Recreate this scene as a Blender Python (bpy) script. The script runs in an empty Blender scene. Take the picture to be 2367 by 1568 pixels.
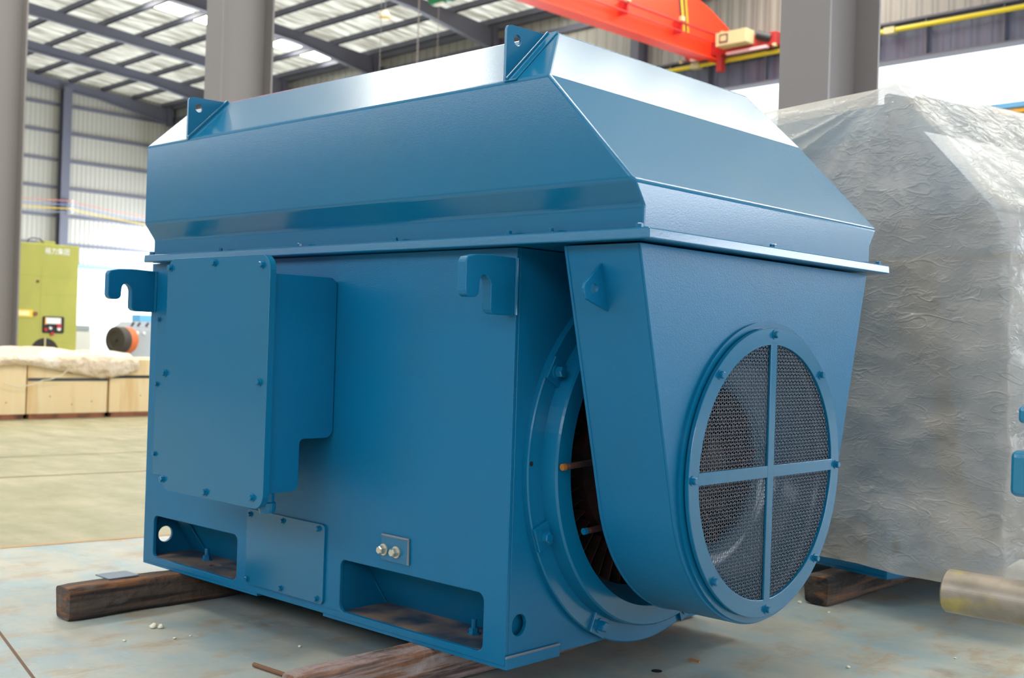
import bpy, bmesh, math, random
from mathutils import Vector, Matrix, noise
random.seed(7)
S = bpy.context.scene
COL = S.collection
PI = math.pi
R = math.radians

# ------------------------------------------------------------------ camera
F_PX, W_PX, H_PX = 2649.8378, 2367.0, 1568.0
CAM = Vector((2.74113, -2.96123, 1.30))
cx = Vector((0.73201908, 0.68053255, 0.03199242))      # camera right in the world
cy = Vector((-0.02081571, -0.0245959, 0.99948074))     # camera up
cz = Vector((0.68096606, -0.73230492, -0.0038389))     # camera backward
cam_d = bpy.data.cameras.new('camera')
cam = bpy.data.objects.new('camera', cam_d)
COL.objects.link(cam)
m3 = Matrix((cx, cy, cz)).transposed()
cam.matrix_world = Matrix.Translation(CAM) @ m3.to_4x4()
cam_d.sensor_width = 36.0
cam_d.lens = F_PX / W_PX * 36.0
cam_d.clip_end = 300
cam_d.dof.use_dof = True
cam_d.dof.focus_distance = 4.35
cam_d.dof.aperture_fstop = 3.2
S.camera = cam

# ------------------------------------------------------------------ world, lights, exposure
wd = bpy.data.worlds.new('world')
S.world = wd
wd.use_nodes = True
bg = wd.node_tree.nodes['Background']
bg.inputs['Color'].default_value = (0.86, 0.94, 1.0, 1)
bg.inputs['Strength'].default_value = 1.25
SKYLIGHT_E = 14.0
REFLECT_PANE_E = 9.0
WINDOW_BAND_E = 1.7
S.view_settings.view_transform = 'Standard'
S.view_settings.look = 'None'
S.view_settings.gamma = 1.0
S.view_settings.use_curve_mapping = False
S.view_settings.exposure = 0.3

# ------------------------------------------------------------------ materials
def lin(c):
    return tuple((v / 255 / 12.92) if v / 255 <= 0.04045 else ((v / 255 + 0.055) / 1.055) ** 2.4 for v in c) + (1,)

def mat(name, rgb, rough=0.5, metal=0.0, bump=None, spots=None, coat=0.0, spec=0.5, aniso=None):
    """bump=(scale, strength, distance); spots=[(rgb, scale, lo, hi, detail, stretch)] procedural colour patches"""
    m = bpy.data.materials.new(name)
    m.use_nodes = True
    nt = m.node_tree
    b = nt.nodes['Principled BSDF']
    b.inputs['Base Color'].default_value = lin(rgb)
    b.inputs['Roughness'].default_value = rough
    b.inputs['Metallic'].default_value = metal
    b.inputs['Specular IOR Level'].default_value = spec
    b.inputs['Coat Weight'].default_value = coat
    b.inputs['Coat Roughness'].default_value = 0.12
    tc = nt.nodes.new('ShaderNodeTexCoord')
    if spots:
        cur = None
        for (c, sc, lo, hi, det, st) in spots:
            mp = nt.nodes.new('ShaderNodeMapping')
            mp.inputs['Scale'].default_value = st
            nt.links.new(tc.outputs['Object'], mp.inputs['Vector'])
            n = nt.nodes.new('ShaderNodeTexNoise')
            n.inputs['Scale'].default_value = sc
            n.inputs['Detail'].default_value = det
            nt.links.new(mp.outputs['Vector'], n.inputs['Vector'])
            mr = nt.nodes.new('ShaderNodeMapRange')
            mr.inputs['From Min'].default_value = lo
            mr.inputs['From Max'].default_value = hi
            nt.links.new(n.outputs['Fac'], mr.inputs['Value'])
            mx = nt.nodes.new('ShaderNodeMix')
            mx.data_type = 'RGBA'
            nt.links.new(mr.outputs['Result'], mx.inputs['Factor'])
            if cur is None:
                mx.inputs['A'].default_value = lin(rgb)
            else:
                nt.links.new(cur, mx.inputs['A'])
            mx.inputs['B'].default_value = lin(c)
            cur = mx.outputs['Result']
        nt.links.new(cur, b.inputs['Base Color'])
    if bump:
        n = nt.nodes.new('ShaderNodeTexNoise')
        n.inputs['Scale'].default_value = bump[0]
        n.inputs['Detail'].default_value = bump[3] if len(bump) > 3 else 2
        nt.links.new(tc.outputs['Object'], n.inputs['Vector'])
        bp = nt.nodes.new('ShaderNodeBump')
        bp.inputs['Strength'].default_value = bump[1]
        bp.inputs['Distance'].default_value = bump[2]
        nt.links.new(n.outputs['Fac'], bp.inputs['Height'])
        nt.links.new(bp.outputs['Normal'], b.inputs['Normal'])
    return m

def emit(name, rgb, e):
    m = bpy.data.materials.new(name)
    m.use_nodes = True
    nt = m.node_tree
    b = nt.nodes['Principled BSDF']
    b.inputs['Base Color'].default_value = (0.8, 0.8, 0.8, 1)
    b.inputs['Emission Color'].default_value = lin(rgb)
    b.inputs['Emission Strength'].default_value = e
    return m

def corrugated(name, rgb, axis, scale, rough=0.45, metal=0.0, depth=0.03, spots=None):
    m = mat(name, rgb, rough, metal, spots=spots)
    nt = m.node_tree
    b = nt.nodes['Principled BSDF']
    tc = nt.nodes.new('ShaderNodeTexCoord')
    w = nt.nodes.new('ShaderNodeTexWave')
    w.bands_direction = axis
    w.inputs['Scale'].default_value = scale
    nt.links.new(tc.outputs['Object'], w.inputs['Vector'])
    cr = nt.nodes.new('ShaderNodeValToRGB')
    cr.color_ramp.elements[0].position = 0.55
    cr.color_ramp.elements[1].position = 0.85
    nt.links.new(w.outputs['Fac'], cr.inputs['Fac'])
    bp = nt.nodes.new('ShaderNodeBump')
    bp.inputs['Distance'].default_value = depth
    bp.inputs['Strength'].default_value = 0.8
    nt.links.new(cr.outputs['Color'], bp.inputs['Height'])
    src = b.inputs['Base Color'].links[0].from_socket if b.inputs['Base Color'].links else None
    mx = nt.nodes.new('ShaderNodeMix'); mx.data_type = 'RGBA'; mx.blend_type = 'MULTIPLY'
    c2 = nt.nodes.new('ShaderNodeValToRGB')  # dark groove lines in the colour reinforce the weak bump shading
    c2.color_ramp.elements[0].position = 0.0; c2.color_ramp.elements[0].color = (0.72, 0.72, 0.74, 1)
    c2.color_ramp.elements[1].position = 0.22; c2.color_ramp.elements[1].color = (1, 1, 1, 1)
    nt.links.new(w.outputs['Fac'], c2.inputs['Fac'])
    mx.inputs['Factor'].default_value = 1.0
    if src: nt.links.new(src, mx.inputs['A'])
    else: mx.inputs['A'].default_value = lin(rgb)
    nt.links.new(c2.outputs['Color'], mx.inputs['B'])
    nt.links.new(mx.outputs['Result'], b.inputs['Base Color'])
    nt.links.new(bp.outputs['Normal'], b.inputs['Normal'])
    return m

BLUE = mat('blue_paint', (4, 105, 149), 0.32, bump=(230, 0.42, 0.0016), spec=0.30,
           spots=[((16, 102, 142), 3.0, 0.45, 0.75, 4, (1, 1, 1))])
BLUE_FINE = mat('blue_paint_fine', (6, 104, 146), 0.17, bump=(170, 0.16, 0.0011), spec=0.52,
                spots=[((22, 104, 140), 2.0, 0.5, 0.8, 4, (1, 1, 1))])
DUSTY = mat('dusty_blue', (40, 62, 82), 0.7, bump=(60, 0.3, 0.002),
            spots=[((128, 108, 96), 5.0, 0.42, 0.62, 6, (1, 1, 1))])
STEEL = mat('bright_steel', (190, 180, 165), 0.32, 1.0)
ZINC = mat('zinc_bolt', (205, 200, 185), 0.35, 0.7)
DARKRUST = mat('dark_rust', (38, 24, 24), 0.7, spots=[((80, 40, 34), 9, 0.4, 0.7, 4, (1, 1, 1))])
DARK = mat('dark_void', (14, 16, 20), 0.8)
RED_RUST = mat('primer_red', (78, 32, 26), 0.55, spots=[((44, 22, 22), 6, 0.4, 0.65, 4, (1, 1, 1))])
WIRE = mat('wire', (118, 126, 138), 0.35, 0.4)
COPPER = mat('copper_tip', (210, 130, 60), 0.4, 0.6)
GREYCOL = mat('grey_column_paint', (128, 122, 122), 0.5, bump=(300, 0.05, 0.001))
GIRT = mat('grey_blue_steel', (88, 90, 104), 0.55)
ORANGE = mat('crane_orange_red', (255, 62, 28), 0.45)
DARKRED = mat('crane_dark_red', (170, 44, 44), 0.5)
YEL = mat('yellow_rail', (214, 196, 50), 0.5)
STRIPE = mat('stripe_yellow', (240, 170, 40), 0.5)
BLACK = mat('black_paint', (30, 30, 34), 0.5)
BEIGE = mat('beige_box', (200, 192, 150), 0.5)
GREEN = mat('lime_green_paint', (176, 176, 84), 0.5, spots=[((160, 160, 74), 1.3, 0.45, 0.7, 4, (1, 1, 0.5))])
WHITE = mat('white_paint', (238, 240, 242), 0.5)
SKYBLUE = mat('sky_blue_trim', (110, 185, 240), 0.5)
PLY = mat('plywood', (240, 214, 168), 0.6, bump=(8, 0.1, 0.004),
          spots=[((222, 184, 128), 1.6, 0.45, 0.7, 6, (3, 3, 0.4)), ((240, 220, 180), 2.2, 0.5, 0.75, 4, (4, 4, 0.5))])
SKID = mat('skid_wood', (150, 92, 64), 0.7, spots=[((90, 55, 42), 4, 0.45, 0.65, 4, (1, 1, 1))])
TIMBER = mat('dark_timber', (84, 70, 62), 0.85, bump=(22, 1.0, 0.016, 10),
             spots=[((128, 84, 52), 4, 0.52, 0.62, 8, (3, 0.35, 9)), ((42, 36, 36), 3, 0.48, 0.60, 8, (3, 0.4, 7)),
                    ((104, 100, 98), 3, 0.58, 0.72, 8, (4, 1, 4))])
TIMBER_PINK = mat('weathered_timber', (150, 130, 126), 0.85, bump=(24, 1.0, 0.016, 10),
                  spots=[((132, 92, 70), 6, 0.50, 0.60, 10, (3, 0.5, 10)), ((84, 68, 64), 5, 0.52, 0.64, 10, (3, 0.6, 9)), ((176, 160, 158), 7, 0.58, 0.7, 6, (2, .6, 2))])
STRAP = mat('strap_grey', (70, 74, 82), 0.5)
KRAFT = mat('kraft_wrap', (232, 210, 184), 0.4, bump=(5, 1.0, 0.16, 6), spots=[((250, 238, 222), 2, 0.5, 0.7, 5, (1, 1, 1))])
LATHE_GREY = mat('lathe_grey', (168, 176, 186), 0.45)
BELT = mat('orange_belt', (216, 110, 60), 0.5)
TYRE = mat('dark_wheel', (62, 56, 54), 0.6)
CRUMB = mat('white_crumb', (232, 226, 205), 0.7)
LAMPGLASS = mat('lamp_bowl', (235, 215, 180), 0.4)
LAMPGREEN = mat('green_enamel', (20, 130, 90), 0.5)
SHAFT_M = mat('oily_steel', (158, 146, 134), 0.42, 0.55, bump=(40, 0.08, 0.002),
              spots=[((196, 176, 70), 7, 0.5, 0.66, 6, (0.5, 1, 1)), ((120, 112, 100), 5, 0.5, 0.7, 5, (1, 1, 1))])
TEAL = mat('teal_paint', (20, 120, 158), 0.25, bump=(60, 0.5, 0.004), coat=0.5)
SCREEN = mat('dark_opening', (40, 34, 34), 0.6)
REDPART = mat('red_part', (190, 40, 50), 0.5)
YELLOW_LABEL = mat('yellow_label', (245, 214, 70), 0.5)

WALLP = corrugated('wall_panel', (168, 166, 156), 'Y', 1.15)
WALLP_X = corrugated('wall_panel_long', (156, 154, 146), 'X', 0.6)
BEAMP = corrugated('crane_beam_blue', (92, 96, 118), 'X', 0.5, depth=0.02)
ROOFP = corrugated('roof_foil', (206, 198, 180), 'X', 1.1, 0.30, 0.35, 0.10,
                   spots=[((236, 230, 216), 1.5, 0.4, 0.7, 6, (1.2, 0.15, 1)), ((150, 128, 100), 0.35, 0.5, 0.75, 4, (1, 1, 1))])
def make_translucent(m, w):
    nt = m.node_tree; b = nt.nodes['Principled BSDF']; out = nt.nodes['Material Output']
    tl = nt.nodes.new('ShaderNodeBsdfTranslucent')
    tc = nt.nodes.new('ShaderNodeTexCoord'); mp = nt.nodes.new('ShaderNodeMapping'); mp.inputs['Scale'].default_value = (2.4, 0.35, 1)
    n = nt.nodes.new('ShaderNodeTexNoise'); n.inputs['Scale'].default_value = 1.6; n.inputs['Detail'].default_value = 7
    nt.links.new(tc.outputs['Object'], mp.inputs['Vector']); nt.links.new(mp.outputs['Vector'], n.inputs['Vector'])
    cr = nt.nodes.new('ShaderNodeValToRGB')
    cr.color_ramp.elements[0].position = 0.38; cr.color_ramp.elements[0].color = lin((158, 150, 134))
    cr.color_ramp.elements[1].position = 0.66; cr.color_ramp.elements[1].color = lin((250, 244, 226))
    nt.links.new(n.outputs['Fac'], cr.inputs['Fac']); nt.links.new(cr.outputs['Color'], tl.inputs['Color'])
    mx = nt.nodes.new('ShaderNodeMixShader'); mx.inputs[0].default_value = w
    nt.links.new(b.outputs[0], mx.inputs[1]); nt.links.new(tl.outputs[0], mx.inputs[2]); nt.links.new(mx.outputs[0], out.inputs['Surface'])
make_translucent(ROOFP, 0.9)  # roof made translucent to glow with sky; streaks stand in for foil reflections
SKYL = emit('skylight', (255, 252, 240), SKYLIGHT_E)
REFLECT_PANE = emit('window_daylight', (236, 244, 255), REFLECT_PANE_E)  # glow of the added pane that the motor reflects

def floor_mat():
    m = mat('floor_paint', (122, 142, 138), 0.42)
    nt = m.node_tree
    b = nt.nodes['Principled BSDF']
    tc = nt.nodes.new('ShaderNodeTexCoord')
    def noi(sc, det, st, lo, hi, rough=0.55):
        mp = nt.nodes.new('ShaderNodeMapping')
        mp.inputs['Scale'].default_value = st
        nt.links.new(tc.outputs['Object'], mp.inputs['Vector'])
        n = nt.nodes.new('ShaderNodeTexNoise')
        n.inputs['Scale'].default_value = sc
        n.inputs['Detail'].default_value = det
        n.inputs['Roughness'].default_value = rough
        nt.links.new(mp.outputs['Vector'], n.inputs['Vector'])
        mr = nt.nodes.new('ShaderNodeMapRange')
        mr.inputs['From Min'].default_value = lo
        mr.inputs['From Max'].default_value = hi
        nt.links.new(n.outputs['Fac'], mr.inputs['Value'])
        return mr.outputs['Result']
    def mix(f, a, c):
        x = nt.nodes.new('ShaderNodeMix')
        x.data_type = 'RGBA'
        nt.links.new(f, x.inputs['Factor'])
        if isinstance(a, tuple): x.inputs['A'].default_value = a
        else: nt.links.new(a, x.inputs['A'])
        if isinstance(c, tuple): x.inputs['B'].default_value = c
        else: nt.links.new(c, x.inputs['B'])
        return x.outputs['Result']
    c = mix(noi(1.6, 8, (1, 1.8, 1), 0.42, 0.60, .65), lin((178, 177, 166)), lin((152, 170, 174)))
    c = mix(noi(2.9, 10, (1.9, 0.9, 1), 0.52, 0.64, .7), c, lin((168, 154, 134)))
    c = mix(noi(1.5, 10, (1, 1.2, 1), 0.56, 0.68, .7), c, lin((146, 134, 120)))
    c = mix(noi(9, 8, (1, 2.5, 1), 0.60, 0.76), c, lin((178, 184, 180)))
    # the aisle beyond x = -4 has its own yellow-green coating
    sx = nt.nodes.new('ShaderNodeSeparateXYZ')
    nt.links.new(tc.outputs['Object'], sx.inputs['Vector'])
    lt = nt.nodes.new('ShaderNodeMath'); lt.operation = 'LESS_THAN'
    ad = nt.nodes.new('ShaderNodeMath'); ad.operation = 'MULTIPLY_ADD'
    ad.inputs[1].default_value = -0.165
    nt.links.new(sx.outputs['Y'], ad.inputs[0]); nt.links.new(sx.outputs['X'], ad.inputs[2])
    nt.links.new(ad.outputs[0], lt.inputs[0]); lt.inputs[1].default_value = -4.02
    y = mix(noi(1.2, 6, (1, 3, 1), 0.40, 0.66), lin((146, 144, 114)), lin((168, 161, 134)))
    y = mix(noi(5, 6, (1, 2, 1), 0.60, 0.76), y, lin((140, 134, 108)))
    c = mix(lt.outputs[0], c, y)
    nt.links.new(c, b.inputs['Base Color'])
    rr = nt.nodes.new('ShaderNodeMapRange')
    rr.inputs['To Min'].default_value = 0.30; rr.inputs['To Max'].default_value = 0.62
    nt.links.new(noi(3, 6, (1, 1, 1), 0.35, 0.65), rr.inputs['Value'])
    nt.links.new(rr.outputs['Result'], b.inputs['Roughness'])
    n = nt.nodes.new('ShaderNodeTexNoise'); n.inputs['Scale'].default_value = 30; n.inputs['Detail'].default_value = 5
    nt.links.new(tc.outputs['Object'], n.inputs['Vector'])
    bp = nt.nodes.new('ShaderNodeBump'); bp.inputs['Distance'].default_value = 0.001; bp.inputs['Strength'].default_value = 0.2
    nt.links.new(n.outputs['Fac'], bp.inputs['Height']); nt.links.new(bp.outputs['Normal'], b.inputs['Normal'])
    return m
FLOOR = floor_mat()

def film_mat():
    m = bpy.data.materials.new('plastic_film')
    m.use_nodes = True
    nt = m.node_tree
    b = nt.nodes['Principled BSDF']
    out = nt.nodes['Material Output']
    b.inputs['Base Color'].default_value = lin((236, 224, 210))
    b.inputs['Roughness'].default_value = 0.22
    b.inputs['Specular IOR Level'].default_value = 0.6
    tl = nt.nodes.new('ShaderNodeBsdfTranslucent'); tl.inputs['Color'].default_value = lin((214, 212, 208))
    tr = nt.nodes.new('ShaderNodeBsdfTransparent'); tr.inputs['Color'].default_value = (0.93, 0.94, 0.95, 1)
    tc = nt.nodes.new('ShaderNodeTexCoord')
    # crumpled facets: warped cells at two sizes
    w = nt.nodes.new('ShaderNodeTexNoise'); w.inputs['Scale'].default_value = 2.6; w.inputs['Detail'].default_value = 5
    nt.links.new(tc.outputs['Object'], w.inputs['Vector'])
    va = nt.nodes.new('ShaderNodeVectorMath'); va.operation = 'MULTIPLY_ADD'
    va.inputs[1].default_value = (0.45, 0.45, 0.45)
    nt.links.new(w.outputs['Color'], va.inputs[0]); nt.links.new(tc.outputs['Object'], va.inputs[2])
    def cells(sc, rot, st):
        mp = nt.nodes.new('ShaderNodeMapping'); mp.inputs['Rotation'].default_value = rot; mp.inputs['Scale'].default_value = st
        nt.links.new(va.outputs[0], mp.inputs['Vector'])
        v = nt.nodes.new('ShaderNodeTexVoronoi'); v.inputs['Scale'].default_value = sc
        nt.links.new(mp.outputs['Vector'], v.inputs['Vector'])
        return v.outputs['Distance']
    def creases(sc, rot, st, wd, off, det=2.0):
        mp = nt.nodes.new('ShaderNodeMapping'); mp.inputs['Rotation'].default_value = rot; mp.inputs['Scale'].default_value = st
        mp.inputs['Location'].default_value = (off, off * 2, off)
        nt.links.new(tc.outputs['Object'], mp.inputs['Vector'])
        n = nt.nodes.new('ShaderNodeTexNoise'); n.inputs['Scale'].default_value = sc; n.inputs['Detail'].default_value = det
        n.inputs['Distortion'].default_value = 0.6
        nt.links.new(mp.outputs['Vector'], n.inputs['Vector'])
        a = nt.nodes.new('ShaderNodeMath'); a.operation = 'SUBTRACT'; a.inputs[1].default_value = 0.5; nt.links.new(n.outputs['Fac'], a.inputs[0])
        b_ = nt.nodes.new('ShaderNodeMath'); b_.operation = 'ABSOLUTE'; nt.links.new(a.outputs[0], b_.inputs[0])
        mr_ = nt.nodes.new('ShaderNodeMapRange'); mr_.interpolation_type = 'SMOOTHSTEP'
        mr_.inputs['From Min'].default_value = 0.0; mr_.inputs['From Max'].default_value = wd
        mr_.inputs['To Min'].default_value = 1.0; mr_.inputs['To Max'].default_value = 0.0
        nt.links.new(b_.outputs[0], mr_.inputs['Value'])
        k = nt.nodes.new('ShaderNodeTexNoise'); k.inputs['Scale'].default_value = sc * .8; nt.links.new(mp.outputs['Vector'], k.inputs['Vector'])
        km = nt.nodes.new('ShaderNodeMapRange'); km.inputs['From Min'].default_value = .45; km.inputs['From Max'].default_value = .62
        nt.links.new(k.outputs['Fac'], km.inputs['Value'])
        ml = nt.nodes.new('ShaderNodeMath'); ml.operation = 'MULTIPLY'; nt.links.new(mr_.outputs['Result'], ml.inputs[0]); nt.links.new(km.outputs['Result'], ml.inputs[1])
        return ml.outputs[0]
    def add(p, q, k):
        n = nt.nodes.new('ShaderNodeMath'); n.operation = 'MULTIPLY_ADD'; n.inputs[1].default_value = k
        nt.links.new(q, n.inputs[0]); nt.links.new(p, n.inputs[2]); return n
    base = cells(5.0, (0.1, 0.45, 0.0), (0.7, 1, 1.4))
    a1 = add(base, cells(12.0, (0.4, -0.5, 0.2), (0.7, 1, 1.4)), .25)
    a1 = add(a1.outputs[0], creases(5.0, (0, 0.5, 0.1), (0.7, 1, 1.8), .035, 0), .28)
    a1 = add(a1.outputs[0], creases(9.0, (0, -0.55, 0.3), (0.7, 1, 2.0), .05, 3), .20)
    a1 = add(a1.outputs[0], creases(16.0, (0, 0.9, 0.2), (0.8, 1, 2.0), .07, 7), .12)
    bp = nt.nodes.new('ShaderNodeBump'); bp.inputs['Distance'].default_value = 0.022; bp.inputs['Strength'].default_value = 0.55
    nt.links.new(a1.outputs[0], bp.inputs['Height'])
    for sh in (b, tl): nt.links.new(bp.outputs['Normal'], sh.inputs['Normal'])
    mx = nt.nodes.new('ShaderNodeMixShader'); mx.inputs[0].default_value = 0.35
    nt.links.new(b.outputs[0], mx.inputs[1]); nt.links.new(tl.outputs[0], mx.inputs[2])
    m2 = nt.nodes.new('ShaderNodeMixShader')
    n3 = nt.nodes.new('ShaderNodeTexNoise'); n3.inputs['Scale'].default_value = 1.8; n3.inputs['Detail'].default_value = 6
    nt.links.new(tc.outputs['Object'], n3.inputs['Vector'])
    mr = nt.nodes.new('ShaderNodeMapRange'); mr.inputs['From Min'].default_value = 0.35; mr.inputs['From Max'].default_value = 0.65
    mr.inputs['To Min'].default_value = 0.48; mr.inputs['To Max'].default_value = 0.70
    nt.links.new(n3.outputs['Fac'], mr.inputs['Value'])
    nt.links.new(mr.outputs['Result'], m2.inputs[0])
    nt.links.new(tr.outputs[0], m2.inputs[1]); nt.links.new(mx.outputs[0], m2.inputs[2])
    nt.links.new(m2.outputs[0], out.inputs['Surface'])
    return m
FILM = film_mat()

# ------------------------------------------------------------------ mesh helpers
def tag(o, label=None, cat=None, group=None, kind=None):
    if label: o['label'] = label
    if cat: o['category'] = cat
    if group: o['group'] = group
    if kind: o['kind'] = kind
    return o

def obj(name, bm, m, parent=None, bevel=0, smooth=False, seg=2):
    bmesh.ops.recalc_face_normals(bm, faces=bm.faces)
    me = bpy.data.meshes.new(name)
    bm.to_mesh(me); bm.free()
    for mm in (m if isinstance(m, (list, tuple)) else [m]): me.materials.append(mm)
    if smooth:
        for p in me.polygons: p.use_smooth = True
    o = bpy.data.objects.new(name, me)
    COL.objects.link(o)
    if parent: o.parent = parent
    if bevel:
        b = o.modifiers.new('bevel', 'BEVEL'); b.width = bevel; b.segments = seg
        b.limit_method = 'ANGLE'; b.angle_limit = R(28)
        if smooth is False and seg > 1:
            pass
    return o

def empty(name, loc=(0, 0, 0), rz=0, parent=None):
    o = bpy.data.objects.new(name, None)
    COL.objects.link(o)
    o.location = loc; o.rotation_euler = (0, 0, rz)
    o.empty_display_size = 0.1
    if parent: o.parent = parent
    return o

def box(bm, x0, x1, y0, y1, z0, z1, M=None):
    vs = [Vector((x, y, z)) for x in (x0, x1) for y in (y0, y1) for z in (z0, z1)]
    if M: vs = [M @ v for v in vs]
    v = [bm.verts.new(p) for p in vs]
    for f in ((0, 1, 3, 2), (4, 6, 7, 5), (0, 4, 5, 1), (2, 3, 7, 6), (0, 2, 6, 4), (1, 5, 7, 3)):
        bm.faces.new([v[i] for i in f])
    return v

def hexa(bm, pts):
    """pts: 4 bottom (ccw) + 4 top"""
    v = [bm.verts.new(Vector(p)) for p in pts]
    for f in ((3, 2, 1, 0), (4, 5, 6, 7), (0, 1, 5, 4), (1, 2, 6, 5), (2, 3, 7, 6), (3, 0, 4, 7)):
        bm.faces.new([v[i] for i in f])

def rrect(a0, a1, b0, b1, r, n=6, corners=(1, 1, 1, 1)):
    pts = []
    for k, (ca, cb, st) in enumerate(((a1 - r, b1 - r, 0), (a0 + r, b1 - r, 90), (a0 + r, b0 + r, 180), (a1 - r, b0 + r, 270))):
        if corners[k]:
            for i in range(n + 1):
                t = R(st + 90 * i / n); pts.append((ca + r * math.cos(t), cb + r * math.sin(t)))
        else:
            pts.append([(a1, b1), (a0, b1), (a0, b0), (a1, b0)][k])
    return pts

def circ(a, b, r, n=32):
    return [(a + r * math.cos(2 * PI * i / n), b + r * math.sin(2 * PI * i / n)) for i in range(n)]

MAPS = {'x': lambda a, b, w: (w, a, b), 'y': lambda a, b, w: (a, w, b), 'z': lambda a, b, w: (a, b, w)}
def plate(bm, outline, ax, w0, w1, holes=()):
    """extruded 2D outline with holes; ax is the normal axis; a,b the two others in order"""
    f = MAPS[ax]
    tmp = bmesh.new()
    edges = []
    for loop in [outline] + list(holes):
        vs = [tmp.verts.new((p[0], p[1], 0)) for p in loop]
        for i in range(len(vs)): edges.append(tmp.edges.new((vs[i], vs[(i + 1) % len(vs)])))
    bmesh.ops.triangle_fill(tmp, use_beauty=True, use_dissolve=False, edges=edges)
    tmp.verts.index_update()
    n = len(tmp.verts)
    co = [v.co.copy() for v in tmp.verts]
    A = [bm.verts.new(f(c.x, c.y, w0)) for c in co]
    B = [bm.verts.new(f(c.x, c.y, w1)) for c in co]
    for fc in tmp.faces:
        ids = [v.index for v in fc.verts]
        bm.faces.new([A[i] for i in ids]); bm.faces.new([B[i] for i in reversed(ids)])
    for e in tmp.edges:
        if len(e.link_faces) == 1:
            i, j = e.verts[0].index, e.verts[1].index
            bm.faces.new((A[i], A[j], B[j], B[i]))
    tmp.free()

def lathe(bm, prof, axis_pt, ax='x', n=64, close=True):
    """prof: list of (w, r) closed loop revolved around axis through axis_pt"""
    f = MAPS[ax]
    rings = []
    for (w, r) in prof:
        rings.append([bm.verts.new(f(axis_pt[0] + r * math.cos(2 * PI * i / n), axis_pt[1] + r * math.sin(2 * PI * i / n), w)) if r > 1e-6 else None for i in range(n)])
        if r <= 1e-6:
            v = bm.verts.new(f(axis_pt[0], axis_pt[1], w)); rings[-1] = [v] * n
    m = len(prof)
    for k in range(m if close else m - 1):
        a, b = rings[k], rings[(k + 1) % m]
        for i in range(n):
            j = (i + 1) % n
            vs = []
            for v in (a[i], a[j], b[j], b[i]):
                if v not in vs: vs.append(v)
            if len(vs) > 2:
                try: bm.faces.new(vs)
                except ValueError: pass

def tube(bm, pts, r, n=8, caps=True):
    pts = [Vector(p) for p in pts]
    rings = []
    up = Vector((0, 0, 1))
    for i, p in enumerate(pts):
        d = (pts[min(i + 1, len(pts) - 1)] - pts[max(i - 1, 0)]).normalized()
        u = d.cross(up)
        if u.length < 1e-3: u = d.cross(Vector((1, 0, 0)))
        u.normalize(); w = d.cross(u)
        rr = r[i] if isinstance(r, (list, tuple)) else r
        rings.append([bm.verts.new(p + (u * math.cos(2 * PI * k / n) + w * math.sin(2 * PI * k / n)) * rr) for k in range(n)])
    for a, b in zip(rings[:-1], rings[1:]):
        for k in range(n): bm.faces.new((a[k], a[(k + 1) % n], b[(k + 1) % n], b[k]))
    if caps:
        bm.faces.new(rings[0][::-1]); bm.faces.new(rings[-1])

def bolt_mesh(name, r, h, m, washer=True):
    """hex head along +Z, base at the origin"""
    bm = bmesh.new()
    if washer: lathe(bm, [(0, 0), (0, r * 1.35), (h * 0.18, r * 1.35), (h * 0.18, 0)], (0, 0), 'z', 20, False)
    z0 = h * 0.15 if washer else 0
    lo = [bm.verts.new((r * math.cos(PI / 3 * i), r * math.sin(PI / 3 * i), z0)) for i in range(6)]
    hi = [bm.verts.new((r * math.cos(PI / 3 * i), r * math.sin(PI / 3 * i), h * 0.85)) for i in range(6)]
    tp = [bm.verts.new((r * 0.8 * math.cos(PI / 3 * i), r * 0.8 * math.sin(PI / 3 * i), h)) for i in range(6)]
    for i in range(6):
        j = (i + 1) % 6
        bm.faces.new((lo[i], lo[j], hi[j], hi[i])); bm.faces.new((hi[i], hi[j], tp[j], tp[i]))
    bm.faces.new(tp); bm.faces.new(lo[::-1])
    bmesh.ops.recalc_face_normals(bm, faces=bm.faces)
    me = bpy.data.meshes.new(name); bm.to_mesh(me); bm.free(); me.materials.append(m)
    return me

BOLT_M = bolt_mesh('bolt', 0.0125, 0.016, BLUE_FINE)
BOLT_L = bolt_mesh('bolt_large', 0.021, 0.030, BLUE_FINE)
BOLT_Z = bolt_mesh('bolt_zinc', 0.017, 0.030, ZINC)
ROT = {'-y': (R(90), 0, 0), '+x': (0, R(90), 0), '+z': (0, 0, 0)}
def bolt(parent, me, p, d, spin=None, name='bolt', sc=1.0):
    o = bpy.data.objects.new(name, me)
    COL.objects.link(o)
    o.parent = parent
    o.location = p
    e = Matrix.Rotation(0, 3, 'X')
    base = {'-y': Matrix.Rotation(R(90), 3, 'X'), '+x': Matrix.Rotation(R(90), 3, 'Y'), '+z': Matrix.Identity(3)}[d]
    o.rotation_euler = (base @ Matrix.Rotation(random.random() if spin is None else spin, 3, 'Z')).to_euler()
    o.scale = (sc, sc, sc)
    return o

# ------------------------------------------------------------------ hall frame (rotated a little from the machine)
TH = R(-2.26)
HX = Vector((math.cos(TH), math.sin(TH), 0)); HY = Vector((-math.sin(TH), math.cos(TH), 0))
def hw(x, y, z=0.0): return Vector((CAM.x, CAM.y, 0)) + HX * x + HY * y + Vector((0, 0, z))
HM = Matrix.Translation((CAM.x, CAM.y, 0)) @ Matrix.Rotation(TH, 4, 'Z')
def hall(o):
    o.location = (CAM.x, CAM.y, 0); o.rotation_euler = (0, 0, TH)
    return o

YW, XE, ZE = 34.4, -64.5, 15.0
def roofz(y): return 15.1 + (YW - y) * 0.075

# floor
bm = bmesh.new()
box(bm, -75, 45, -40, 40, -0.2, 0)
fl = obj('floor', bm, FLOOR); tag(fl, kind='structure')

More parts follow.
